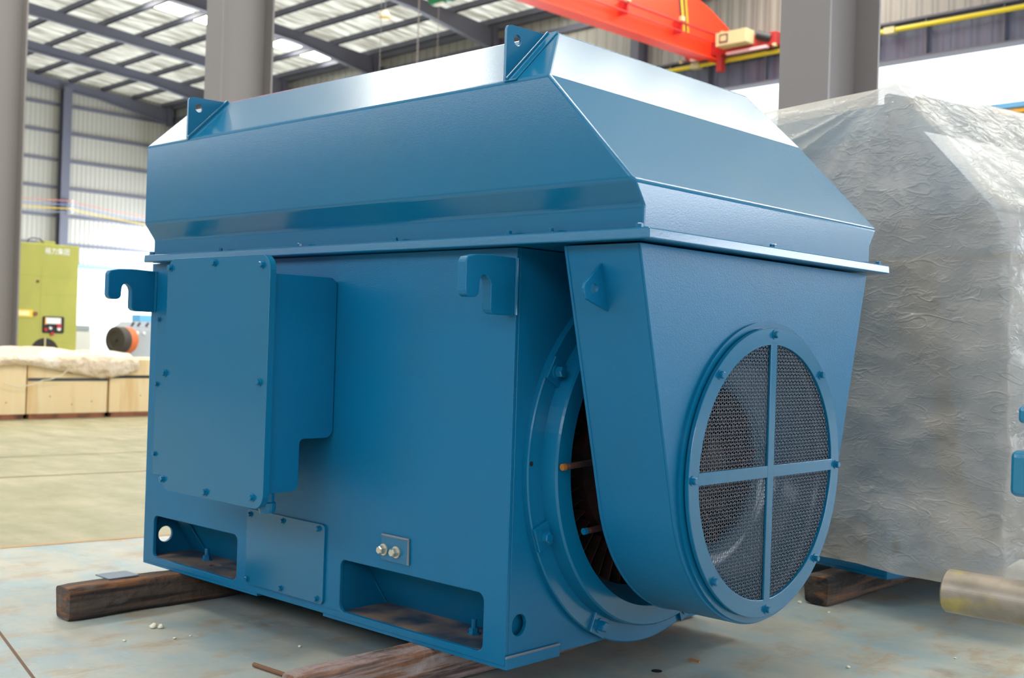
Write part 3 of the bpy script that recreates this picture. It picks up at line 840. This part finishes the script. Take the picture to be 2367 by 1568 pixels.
# ------------------------------------------------------------------ plastic film over the second motor (in the local frame of M2)
def make_film():
    # rings of (x0, x1, y0, y1, z)
    rings = [(-2.10, .035, -.075, 1.655, 2.450), (-2.30, .240, -.080, 1.66, 2.235), (-2.47, .60, -.090, 1.665, 1.842), (-2.48, .645, -.095, 1.67, 1.655),
             (-2.50, .655, -.105, 1.68, 1.1), (-2.50, .665, -.125, 1.70, .60), (-2.51, .69, -.150, 1.72, .232)]
    def at(v):
        k = min(int(v), len(rings) - 2); f = v - k
        return [rings[k][i] * (1 - f) + rings[k + 1][i] * f for i in range(5)]
    nu = (110, 70, 110, 70)
    nv = 120
    bm = bmesh.new()
    grid = []
    for j in range(nv + 1):
        v = j / nv * (len(rings) - 1)
        x0, x1, y0, y1, z = at(v)
        row = []
        rc = 0.02
        cs = [((x0, y0), (x1, y0), (0, -1)), ((x1, y0), (x1, y1), (1, 0)), ((x1, y1), (x0, y1), (0, 1)), ((x0, y1), (x0, y0), (-1, 0))]
        for s in range(4):
            a, b, n = cs[s]
            for i in range(nu[s]):
                t = i / nu[s]
                x = a[0] + (b[0] - a[0]) * t; y = a[1] + (b[1] - a[1]) * t
                p = Vector((x, y, z))
                q = Vector((x * 1.3 + .4 * z, y * 1.3, z * 2.2))
                w = noise.noise(q * 1.5) * .030 + noise.noise(q * 4.2 + Vector((3, 1, 2))) * .012
                w += (0.5 - abs(noise.noise(Vector((x * 2 - z * 1.2, y * 2, z * 2.5 + x)) * 2.4))) * .022
                low = min(max((v - 2.2) / 3.0, 0), 1)
                amp = (.25 + .9 * low)
                # folds radiating down from the corners
                if s in (0, 1):
                    dcor = (x1 - x) if s == 0 else (y - y0)
                    ang = math.atan2(max(dcor, 0), max(2.45 - z, .02))
                    w += .014 * math.sin(ang * 26) * math.exp(-((2.45 - z) ** 2 + dcor ** 2) * 1.1) * min(1, 4 * (2.45 - z))
                w = max(w * amp, -.012) + .012
                if s == 0:
                    w += .05 * math.exp(-((x + .02 - .33 * (z - 1.75)) / .05) ** 2) * min(1, max(0, 1.9 - z)) if z < 1.9 else 0
                    ax_, az_ = x + .02, 2.455 - z
                    rr_ = math.hypot(ax_, az_)
                    for (ang_, wid, hgt) in ((.30, .035, .045), (.50, .045, .055), (.95, .05, .02), (1.45, .05, .03), (-1.35 + PI, .04, .02)):
                        aa = math.atan2(az_, -ax_)
                        w += hgt * min(1, rr_ * 4) * math.exp(-((aa - ang_) / wid) ** 2) * math.exp(-rr_ * .6) * (1 if rr_ > .02 else 0)
                fall = min(1, 5 * (2.450 - z))
                p += Vector((n[0], n[1], 0)) * w * fall
                if j == nv: p.z += .02 * noise.noise(Vector((x * 2, y * 2, 7)))
                else:
                    tt = (x + 2.10) / 2.095 if s in (0, 2) else 0
                    top = max(0, 1 - 3.2 * (2.450 - z))
                    if s in (0, 2) and 0 < tt < 1: p.z -= .055 * (1 - (2 * tt - 1) ** 4) * top
                    if s == 3: tt = (y + .075) / 1.73; p.z -= .02 * (1 - (2 * tt - 1) ** 4) * top
                    p.z += .008 * math.exp(-(((x + .02) ** 2 + (y + .07) ** 2) / .004)) * top
                row.append(p)
        grid.append(row)
    V = [[bm.verts.new(p) for p in row] for row in grid]
    m = len(V[0])
    for a, b in zip(V[:-1], V[1:]):
        for i in range(m): bm.faces.new((a[i], b[i], b[(i + 1) % m], a[(i + 1) % m]))
    # sagging top sheet
    x0, x1, y0, y1, z = rings[0]
    n1, n2 = nu[0], nu[1]
    T = [[None] * (n2 + 1) for _ in range(n1 + 1)]
    for i in range(n1 + 1):
        for k in range(n2 + 1):
            if k == 0: T[i][k] = V[0][i % m]
            elif i == n1: T[i][k] = V[0][n1 + k] if k <= n2 else None
            elif k == n2: T[i][k] = V[0][n1 + n2 + (n1 - i)]
            elif i == 0: T[i][k] = V[0][(2 * n1 + n2 + (n2 - k)) % m]
            else:
                x = x0 + (x1 - x0) * i / n1; y = y0 + (y1 - y0) * k / n2
                e = min(1, k / n2 * 5, (1 - k / n2) * 5, i / n1 * 5, (1 - i / n1) * 5)
                T[i][k] = bm.verts.new((x, y, z + e * .012 * (noise.noise(Vector((x * 3, y * 3, 0))) - .3)))
    for i in range(n1):
        for k in range(n2):
            vs = []
            for q in (T[i][k], T[i + 1][k], T[i + 1][k + 1], T[i][k + 1]):
                if q not in vs: vs.append(q)
            if len(vs) > 2:
                try: bm.faces.new(vs)
                except ValueError: pass
    o = obj('plastic_sheet', bm, FILM, smooth=True)
    return o
film = make_film()
film.location = M2.location; film.rotation_euler = M2.rotation_euler; film.scale = M2.scale
tag(film, 'crinkled clear plastic film draped over the motor on the right', 'plastic sheet')

# ------------------------------------------------------------------ timbers
def timber(name, x0, x1, y0, y1, z0, z1, m, seed, chamfer=.02):
    bm = bmesh.new()
    n = 44
    sec = rrect(x0, x1, z0, z1, chamfer, 3)
    rings = []
    for j in range(n + 1):
        y = y0 + (y1 - y0) * j / n
        row = []
        for (a, b) in sec:
            d = noise.noise(Vector((a * 9 + seed, y * 3, b * 9))) * .010 + noise.noise(Vector((a * 30 + seed, y * 8, b * 30))) * .004
            ca, cb = (x0 + x1) / 2, (z0 + z1) / 2
            aa = a + (a - ca) / (x1 - x0) * 2 * d
            bb = b + (b - cb) / (z1 - z0) * 2 * min(d, 0)
            if j in (0, n): aa = ca + (aa - ca) * .93; bb = cb + (bb - cb) * .95
            row.append(bm.verts.new((aa, y + (noise.noise(Vector((a * 12, seed, b * 12))) * .012 if j in (0, n) else 0), max(bb, z0 + .001))))
        rings.append(row)
    for a, b in zip(rings[:-1], rings[1:]):
        for i in range(len(a)): bm.faces.new((a[i], a[(i + 1) % len(a)], b[(i + 1) % len(a)], b[i]))
    bm.faces.new(rings[0][::-1]); bm.faces.new(rings[-1])
    return obj(name, bm, m, smooth=False)
t = timber('support_timber', -2.265, -2.125, -.545, 1.75, 0, .149, TIMBER, 1)
tag(t, 'dark squared timber under the far end of the uncovered blue motor', 'timber', 'support timbers')
t = timber('support_timber', -.505, -.365, -.585, 1.75, 0, .149, TIMBER_PINK, 5)
tag(t, 'pinkish split timber under the near end of the uncovered motor, cut by the frame', 'timber', 'support timbers')
t = timber('support_timber', -.185, -.045, 2.47, 4.7, 0, .149, TIMBER, 9)
t.rotation_euler = (0, 0, 0)
tag(t, 'short dark rust-brown timber block under the plastic wrapped motor', 'timber', 'support timbers')
t = timber('support_timber', -2.2, -2.06, 3.2, 5.3, 0, .149, TIMBER, 12)
tag(t, 'timber under the far end of the plastic wrapped motor', 'timber', 'support timbers')

# small things on and around the timbers
bm = bmesh.new(); box(bm, -2.32, -2.19, -.33, -.18, .150, .156)
tag(obj('steel_shim', bm, mat('shim', (118, 138, 156), .4, .4)), 'flat blue-grey steel shim lying on the left timber', 'shim')
bm = bmesh.new(); tube(bm, [(-1.03, -.33, .010), (-.62, -.31, .010)], .0085, 10)
tag(obj('steel_rod', bm, mat('rusty_rod', (120, 84, 58), .7)), 'thin rusty rod on the floor beside the near timber', 'rod')
def crumb(x, y, r, lab, m=CRUMB, grp='debris crumbs on the floor'):
    bm = bmesh.new(); bmesh.ops.create_icosphere(bm, subdivisions=2, radius=r)
    for v in bm.verts:
        v.co *= 1 + .6 * noise.noise(v.co / r * 1.2 + Vector((x * 9, y * 9, 0))); v.co.z *= .6; v.co.z += r * .55
        v.co.z = max(v.co.z, 0.0)
    o = obj('crumb', bm, m, smooth=True); o.location = (x, y, 0.0)
    tag(o, lab, 'debris', grp)
crumb(-1.815, -.315, .017, 'largest white crumb on the floor in front of the left timber')
crumb(-1.790, -.292, .014, 'white crumb touching the right side of the largest one in front of the left timber')
crumb(-1.592, -.344, .007, 'tiny pale crumb on the floor between the two near timbers')
crumb(-1.586, -.270, .005, 'tiny pale crumb just behind another between the two near timbers')
crumb(-1.69, -.52, .007, 'flat pale crumb on the floor at lower left')
crumb(-1.15, -.02, .007, 'pale crumb in the shadow edge under the motor side')
crumb(.555, 1.496, .009, 'white crumb on the floor at the bottom right of the fan hood')
crumb(-.185, 2.44, .012, 'pale crumb beside the round fan guard edge')
crumb(.02, 2.36, .007, 'small pale crumb before the dark timber block')
crumb(.80, 2.0, .006, 'small pale crumb on the floor under the steel shaft')
bm = bmesh.new(); box(bm, .05, .10, 1.08, 1.092, 0.0, .008)
tag(obj('wood_splinter', bm, mat('splinter', (176, 122, 84), .7)), 'short reddish wood splinter on the floor below the fan hood', 'splinter')

bm = bmesh.new(); lathe(bm, [(0.0005, 0), (0.0005, .022), (.0015, .022), (.0015, 0)], (0.054, 0.846), 'z', 24, False)
obj('anchor_hole', bm, DARK, fl)  # flat dark disc laid on the floor in place of a shaded hole
# floor grooves
gm = mat('groove', (110, 84, 66), .8)
for k, (a, b, w) in enumerate((((-8.95, 0.0), (-8.05, 8.5), .02), ((-7.4, 0.0), (-6.55, 5.6), .03), ((-4.25, -1.4), (-3.35, 4.1), .05), ((-2.2, -.83), (-1.2, -1.08), .012))):
    bm = bmesh.new()
    d = Vector((b[0] - a[0], b[1] - a[1])).normalized(); n_ = Vector((-d.y, d.x)) * w / 2
    q = [bm.verts.new((a[0] + n_.x, a[1] + n_.y, .0015)), bm.verts.new((b[0] + n_.x, b[1] + n_.y, .0015)), bm.verts.new((b[0] - n_.x, b[1] - n_.y, .0015)), bm.verts.new((a[0] - n_.x, a[1] - n_.y, .0015))]
    bm.faces.new(q)
    o = obj('floor_joint', bm, gm if k != 2 else mat('tape', (176, 140, 96), .7), fl)

# ------------------------------------------------------------------ motor with the bare shaft, mostly beyond the right edge
SM = empty('shaft_motor', (1.243, .785, 0), 0)
tag(SM, 'teal motor cut off by the right edge with an oily bare steel shaft', 'motor')
bm = bmesh.new()
lathe(bm, [(0, 0), (0, .064), (.006, .070), (.62, .070), (.62, 0)], (0, .536), 'x', 64, False)
obj('shaft', bm, SHAFT_M, SM)
bm = bmesh.new()
lathe(bm, [(.47, 0), (.47, .30), (.50, .36), (.56, .38), (1.6, .40), (1.65, .3), (1.65, 0)], (.05, .60), 'x', 64, False)
obj('motor_body', bm, TEAL, SM)
bm = bmesh.new(); box(bm, .195, .50, -.03, .10, .868, 1.015); obj('bearing_bracket', bm, TEAL, SM, bevel=.022, seg=4)
bm = bmesh.new(); box(bm, .212, .50, -.02, .09, 1.10, 1.155); obj('bearing_bracket', bm, TEAL, SM, bevel=.015, seg=4)
bm = bmesh.new(); box(bm, .47, .62, -.05, .12, .9, 1.2); obj('bracket_plate', bm, TEAL, SM, bevel=.01)
for x in (.6, 1.4):
    bm = bmesh.new(); box(bm, x, x + .12, -.35, .45, .0, .30); obj('foot', bm, TEAL, SM, bevel=.005)

# ------------------------------------------------------------------ crates and wrapping
def crate(x0, x1, y0, y1, z0, z1, lab, strapz, strap_m):
    r = empty('plywood_crate', (x0, (y0 + y1) / 2, 0)); tag(r, lab, 'crate', 'plywood crates')
    r.rotation_euler = (0, 0, 0)
    w = (y1 - y0) / 2
    bm = bmesh.new(); box(bm, x0 - x0, x1 - x0, -w, w, z0, z1); obj('panel_box', bm, PLY, r, bevel=.006)
    for a in (0.0, (x1 - x0) / 2, x1 - x0 - .1):
        bm = bmesh.new(); box(bm, a, a + .1, -w + .03, w - .03, 0, z0); obj('skid', bm, SKID, r)
    if strapz:
        bm = bmesh.new(); box(bm, x1 - x0, x1 - x0 + .004, -w, w, strapz - .022, strapz + .022); box(bm, -.004, 0, -w, w, strapz - .022, strapz + .022)
        obj('strap', bm, strap_m, r)
    for (dy, z) in ((-.45 * w, .32), (.1 * w, .2), (.6 * w, .24)):
        bm = bmesh.new(); tube(bm, [(x1 - x0, dy, z), (x1 - x0 + .003, dy, z)], .012, 8); obj('knot', bm, mat('knot_brown', (188, 142, 92), .7), r)
    return r
crate(-15.0, -13.4, 2.9, 4.29, .07, .84, 'plywood crate at the left edge behind the floor, beneath the wrapping', None, None)
crate(-15.0, -13.4, 4.31, 5.52, .07, .84, 'pale plywood crate with a long dark strap, second from the left edge', .565, STRAP)
crate(-15.0, -13.4, 5.56, 7.4, .07, .87, 'plywood crate partly behind the blue motor, next to the wheel', .605, BLACK)
# wrapping
bm = bmesh.new()
nx, ny = 20, 90
G = []
for j in range(ny + 1):
    y = 3.0 + (5.98 - 3.0) * j / ny
    row = []
    hang = .17 + .10 * noise.noise(Vector((y * 1.3, 3, 0))) + (.14 * math.exp(-((y - 5.4) / .5) ** 2)) + .03 * noise.noise(Vector((y * 7, 0, 3)))
    for i in range(nx + 1):
        t = i / nx
        if t < .6:
            x = -14.8 + 1.42 * t / .6; z = .90 + .17 * math.sin(min(1, t / .6 * 1.1) * PI) ** .5 * (0.75 + .45 * noise.noise(Vector((y * 1.8, t * 2, 1)))) * (1 - .4 * (j / ny))
            z = max(z, .90) + .02 * noise.noise(Vector((x * 6, y * 6, 2)))
        else:
            q = (t - .6) / .4
            x = -13.37 + .05 * math.sin(q * PI) + .04 * abs(noise.noise(Vector((y * 4, q * 3, 5)))); z = .90 - q * hang
        row.append(bm.verts.new((x, y, z)))
    G.append(row)
for a, b in zip(G[:-1], G[1:]):
    for i in range(nx): bm.faces.new((a[i], a[i + 1], b[i + 1], b[i]))
o = obj('wrapping_sheet', bm, KRAFT, smooth=True)
so = o.modifiers.new('thick', 'SOLIDIFY'); so.thickness = .01; so.offset = 1
tag(o, 'crumpled cream wrapping sheet lying over the plywood crates', 'wrapping sheet')
bm = bmesh.new()
pts = [(-13.24, 4.86, .80), (-13.3, 4.84, .70), (-13.31, 4.74, .62), (-13.32, 4.6, .57), (-13.33, 4.5, .56), (-13.33, 4.35, .50), (-13.33, 4.15, .46), (-13.33, 3.95, .52)]
tube(bm, pts, .008, 6); tag(obj('loose_twine', bm, CRUMB), 'thin pale twine dangling from the wrapping over the crates', 'twine')

# ------------------------------------------------------------------ green machine
GX = -24.0
g = empty('green_machine', (CAM.x, CAM.y, 0), TH); tag(g, 'tall lime green machine cabinet with white lettering near the far wall', 'machine')
bm = bmesh.new(); box(bm, GX - 1.0, GX, 8.6, 10.70, 0.0, 3.08); obj('cabinet', bm, GREEN, g, bevel=.02)
bm = bmesh.new()
for (a, b, c, d) in ((9.9, 9.905, 1.2, 2.6), (8.6, 10.7, 2.395, 2.40), (9.9, 10.7, 2.02, 2.024), (10.05, 10.6, 1.0, 1.005)):
    box(bm, GX, GX + .003, a, b, c, d)
obj('panel_seam', bm, mat('seam', (150, 152, 60), .6), g)
bm = bmesh.new(); box(bm, GX, GX + .012, 9.2, 9.745, 1.53, 1.68); lb = obj('label_plate', bm, YELLOW_LABEL, g)
bm = bmesh.new(); box(bm, GX + .012, GX + .014, 9.4, 9.68, 1.56, 1.65); obj('label_blank', bm, mat('pale', (250, 240, 190), .5), lb)
bm = bmesh.new(); tube(bm, [(GX, 9.80, 1.60), (GX + .03, 9.80, 1.60)], .045, 12); obj('knob', bm, SKID, g)
bm = bmesh.new(); tube(bm, [(GX, 9.83, 2.28), (GX + .02, 9.83, 2.28)], .03, 12); obj('plug', bm, SKID, g)
bm = bmesh.new()
plate(bm, rrect(9.95, 10.42, 1.20, 1.56, .04), 'x', GX, GX + .004); op = obj('opening', bm, SCREEN, g)
bm = bmesh.new(); box(bm, GX + .004, GX + .03, 10.02, 10.34, 1.40, 1.53); obj('display', bm, WHITE, op, bevel=.004)
bm = bmesh.new(); box(bm, GX + .004, GX + .034, 10.00, 10.02, 1.38, 1.54); obj('lever', bm, STRIPE, op)
for (y, z, r, m_) in ((10.30, 1.36, .05, REDPART), (10.30, 1.30, .04, WHITE), (10.02, 1.28, .035, REDPART), (10.12, 1.31, .03, WHITE), (10.16, 1.19, .04, REDPART)):
    bm = bmesh.new(); tube(bm, [(GX + .004, y, z), (GX + .04, y, z)], r, 10); obj('valve', bm, m_, op)
bm = bmesh.new()
plate(bm, [(10.02 + .30 * math.cos(R(a)), .80 + .30 * math.sin(R(a))) for a in range(0, 181, 12)], 'x', GX, GX + .005); wo = obj('wheel_opening', bm, SCREEN, g)
bm = bmesh.new(); box(bm, GX + .005, GX + .03, 10.0, 10.03, .8, 1.10); obj('spoke', bm, BEIGE, wo)
bm = bmesh.new(); box(bm, GX - .5, GX - .05, 9.95, 10.2, 3.08, 3.14); obj('top_vent', bm, GREEN, g, bevel=.01)
bm = bmesh.new()
tube(bm, [(GX - .1, 9.62, 3.08), (GX - .1, 9.66, 3.16), (GX - .1, 9.74, 3.19), (GX - .1, 9.88, 3.18), (GX - .1, 9.95, 3.12)], .012, 6); obj('cable_loop', bm, BLACK, g)
cu = bpy.data.curves.new('lettering', 'FONT'); cu.body = '\u683c\u529b\u96c6\u56e2'; cu.size = .145; cu.extrude = .002; cu.offset = .001
cu.align_x = 'CENTER'; cu.align_y = 'CENTER'
to = bpy.data.objects.new('lettering_tmp', cu); COL.objects.link(to)
dg = bpy.context.evaluated_depsgraph_get()
me = bpy.data.meshes.new_from_object(to.evaluated_get(dg)); bpy.data.objects.remove(to)
me.materials.clear(); me.materials.append(WHITE)
lo = bpy.data.objects.new('lettering', me); COL.objects.link(lo); lo.parent = g
lo.matrix_parent_inverse = Matrix.Identity(4)
lo.location = (GX + .004, 10.225, 2.925); lo.rotation_euler = (R(90), 0, R(90)); lo.scale = (.92, 1, 1)

# pale machine beside it
w = empty('white_machine', (CAM.x, CAM.y, 0), TH); tag(w, 'low white machine housing standing right of the lime green cabinet', 'machine')
bm = bmesh.new(); box(bm, GX - 3.0, GX - 2.0, 11.0, 11.95, .35, 1.28); obj('housing', bm, WHITE, w, bevel=.02)
bm = bmesh.new(); box(bm, GX - 3.0, GX - 1.98, 11.0, 11.9, 1.28, 1.40); obj('bed', bm, LATHE_GREY, w, bevel=.01)
bm = bmesh.new(); box(bm, GX - 3.0, GX - 2.0, 11.1, 11.8, 0, .35); obj('base', bm, LATHE_GREY, w)
bm = bmesh.new(); tube(bm, [(GX - 2.2, 11.25, 1.40), (GX - 2.2, 11.3, 1.9), (GX - 2.2, 11.55, 1.95)], .015, 6); obj('arm', bm, LATHE_GREY, w)

# grey lathe with a belt wheel
l = empty('lathe', (CAM.x, CAM.y, 0), TH); tag(l, 'grey lathe with a large dark pulley wheel and orange belt behind the crates', 'lathe')
wy, wz = 11.58, 1.10
bm = bmesh.new(); lathe(bm, [(GX, .10), (GX - .03, .27), (GX, .29), (GX + .02, .29), (GX + .02, .20), (GX - .02, .17), (GX - .02, .05), (GX + .04, .05), (GX + .04, 0)], (0, 0), 'x', 40, False)
M = Matrix.Translation((GX + .0, wy, wz)) @ Matrix.Rotation(R(-72), 4, 'Z') @ Matrix.Translation((-GX, 0, 0))
bmesh.ops.transform(bm, matrix=M, verts=bm.verts); pw = obj('pulley_wheel', bm, TYRE, l, smooth=False)
bm = bmesh.new(); lathe(bm, [(GX - .40, 0), (GX - .40, .28), (GX - .20, .29), (GX - .20, 0)], (0, 0), 'x', 40, False)
bmesh.ops.transform(bm, matrix=M, verts=bm.verts); obj('belt', bm, BELT, l)
bm = bmesh.new(); lathe(bm, [(GX - .20, 0), (GX - .20, .29), (GX, .29), (GX, 0)], (0, 0), 'x', 40, False)
bmesh.ops.transform(bm, matrix=M, verts=bm.verts); obj('drum', bm, TYRE, l)
bm = bmesh.new(); box(bm, GX - .9, GX - .1, 11.98, 13.4, 0, 1.38); obj('headstock', bm, LATHE_GREY, l, bevel=.03)
bm = bmesh.new(); hexa(bm, [(GX - .8, 11.9, 1.38), (GX - .2, 11.9, 1.38), (GX - .2, 13.3, 1.38), (GX - .8, 13.3, 1.38), (GX - .75, 12.05, 1.52), (GX - .25, 12.05, 1.52), (GX - .25, 13.2, 1.52), (GX - .75, 13.2, 1.52)])
obj('top_casting', bm, LATHE_GREY, l, bevel=.01)
for y in (12.05, 12.2, 12.4):
    bm = bmesh.new(); tube(bm, [(GX - .22, y, 1.42), (GX - .15, y + .02, 1.50)], .025, 8); obj('handle', bm, mat('dk', (90, 86, 84), .5), l)
bm = bmesh.new(); box(bm, GX - .7, GX - .3, 12.28, 12.7, 1.52, 1.68); obj('blue_tray', bm, SKYBLUE, l, bevel=.01)
for y in (12.12, 12.28):
    bm = bmesh.new(); tube(bm, [(GX - .1, y, 1.27), (GX - .06, y, 1.27)], .035, 10); obj('knob', bm, WHITE, l)

# ------------------------------------------------------------------ overhead crane
cr = empty('overhead_crane', (CAM.x, CAM.y, 0), TH); tag(cr, 'orange-red overhead travelling crane bridge reaching the long wall', 'crane')
gx = -23.4
bm = bmesh.new()
plate(bm, [(9, 11.30), (32.4, 11.30), (33.3, 11.62), (33.72, 11.85), (33.72, 12.25), (33.5, 12.60), (32.4, 13.02), (30.2, 13.6), (9, 13.9)], 'x', gx - .45, gx)
obj('girder', bm, ORANGE, cr, bevel=.02)
bm = bmesh.new(); box(bm, gx - .02, gx + .30, 9, 33.0, 11.24, 11.30); obj('bottom_flange', bm, ORANGE, cr)
for (a, m_) in ((30.72, BLACK), (30.84, STRIPE), (30.98, BLACK), (31.06, STRIPE)):
    bm = bmesh.new(); hexa(bm, [(gx, a, 11.95), (gx + .008, a, 11.95), (gx + .008, a + .13, 11.95), (gx, a + .13, 11.95), (gx, a - .25, 13.35), (gx + .008, a - .25, 13.35), (gx + .008, a - .12, 13.35), (gx, a - .12, 13.35)])
    obj('warning_stripe', bm, m_, cr)
bm = bmesh.new(); tube(bm, [(gx + .35, 9, 12.05), (gx + .35, 33.0, 12.05)], .045, 8); tube(bm, [(gx + .35, 9, 11.75), (gx + .35, 33.0, 11.75)], .03, 8)
for y in (13, 17, 21, 24.5, 27.5, 30.3, 32.6): box(bm, gx, gx + .38, y, y + .06, 11.70, 12.14)
obj('festoon_rail', bm, DARKRED, cr)
for y in (24.5, 27.5, 30.3, 32.6):
    bm = bmesh.new(); box(bm, gx + .30, gx + .42, y - .06, y + .1, 12.1, 12.24); obj('rail_bracket', bm, BEIGE, cr)
bm = bmesh.new(); box(bm, gx - 1.1, gx + 2.6, 32.46, 32.82, 11.42, 11.86)
obj('end_carriage', bm, DARKRED, cr, bevel=.02)
bm = bmesh.new(); box(bm, gx + .7, gx + 2.3, 32.35, 32.5, 11.34, 11.42); box(bm, gx - .8, gx - .1, 32.35, 32.5, 11.34, 11.42); obj('carriage_step', bm, mat('pale_pink', (238, 200, 210), .4), cr)  # pale strips paint the highlight along the carriage's lower edge
for x in (gx - 1.2, gx + 2.2):
    bm = bmesh.new(); tube(bm, [(x, 32.84, 11.62), (x, 33.1, 11.76)], .13, 16); obj('wheel', bm, BLACK, cr)
    bm = bmesh.new(); tube(bm, [(x + (.30 if x > gx else .0), 32.45, 11.40), (x + (.40 if x > gx else -.10), 32.45, 11.40)], .06, 10); obj('buffer', bm, BEIGE, cr)
bm = bmesh.new(); box(bm, gx + .55, gx + 1.75, 31.95, 32.44, 11.55, 12.00); cb = obj('control_box', bm, BEIGE, cr, bevel=.01)
bm = bmesh.new(); box(bm, gx + .70, gx + 1.05, 31.935, 31.95, 11.63, 11.93); obj('warning_plate', bm, mat('dkgrey', (80, 80, 80), .5), cb)
bm = bmesh.new(); box(bm, gx + .76, gx + .99, 31.928, 31.935, 11.69, 11.87); obj('plate_face', bm, BEIGE, cb)
bm = bmesh.new(); tube(bm, [(gx + 1.95, 32.3, 11.80), (gx + 2.35, 32.5, 11.66)], .15, 14); obj('drive_motor', bm, BLACK, cr)
bm = bmesh.new(); box(bm, gx + .25, gx + .45, 32.45, 32.7, 10.85, 11.42); obj('collector_arm', bm, DARKRED, cr)
# hoist trolley just over the frame's top edge
ho = empty('hoist', (CAM.x, CAM.y, 0), TH); tag(ho, 'green and white hoist underside hanging at the top edge above the roof rafters', 'hoist')
bm = bmesh.new(); tube(bm, [(-25.9, 22.0, 11.46), (-25.1, 22.0, 11.46)], .26, 18); obj('motor_can', bm, LAMPGREEN, ho)
bm = bmesh.new(); tube(bm, [(-25.75, 22.0, 11.26), (-25.35, 22.0, 11.26)], .10, 14); obj('lower_cap', bm, WHITE, ho)
bm = bmesh.new(); box(bm, -26.3, -24.6, 21.8, 22.2, 11.7, 12.1); tube(bm, [(-25.5, 22, 12.1), (-25.5, 22, 15.9)], .03, 6); obj('trolley', bm, DARKRED, ho)
lp = empty('high_bay_lamp', (CAM.x, CAM.y, 0), TH); tag(lp, 'round cream high bay lamp hanging below the roof sheets', 'lamp')
bm = bmesh.new(); lathe(bm, [(13.0, 0), (13.02, .20), (13.12, .24), (13.3, .12), (13.35, .05), (13.35, 0)], (-33.3, 26.0), 'z', 24, False); obj('lamp_bowl', bm, LAMPGLASS, lp, smooth=True)
bm = bmesh.new(); tube(bm, [(-33.3, 26, 13.35), (-33.3, 26, roofz(26) - .34)], .02, 6); obj('lamp_rod', bm, GIRT, lp)
ln = [(-31.2, 24.2, 8.2, 'faint hanging pull chain left of the thicker one in front of the long wall'), (-29.2, 24.2, 8.2, 'faint paired hoist chain in front of the long wall'), (-28.2, 24.2, 8.2, 'faint hanging chain right of the paired chain before the long wall')]
for k, (x, y, z, lb_) in enumerate(ln):
    bm = bmesh.new(); tube(bm, [(x, y, z), (x, y, roofz(y) - .3)], .010 if k != 1 else .022, 6)
    o = hall(obj('hoist_chain', bm, mat('chain', (132, 130, 130), .5))); tag(o, lb_, 'chain', 'hanging chains')
# coloured cables strung across the end wall
cl_ = ((7.75 + .75, (200, 120, 120), 'red'), (8.28, (110, 130, 180), 'blue'), (8.06, (225, 190, 60), 'yellow'), (7.86, (120, 130, 150), 'grey'))
for k, (z, c, nm) in enumerate(cl_):
    bm = bmesh.new()
    pts = []
    for i in range(13):
        t = i / 12; pts.append((XE + 1.3, 19.5 + 8.05 * t, z + .0 - .15 * math.sin(PI * t)))
    for i in range(1, 13):
        t = i / 12; pts.append((XE + 1.1, 27.55 + 6.5 * t, z - .45 * math.sin(PI * .55 * t)))
    tube(bm, pts, .022, 5)
    o = hall(obj('power_cable', bm, mat('cable_' + nm, c, .5))); tag(o, nm + ' power cable strung along the end wall, clamped at its post', 'cable', 'cables on the end wall')
bm = bmesh.new()
for z in (8.5, 8.28, 8.06, 7.86): tube(bm, [(XE + .6, 27.75, z), (XE + 1.15, 27.75, z)], .07, 8)
obj('insulator', bm, WHITE, we)
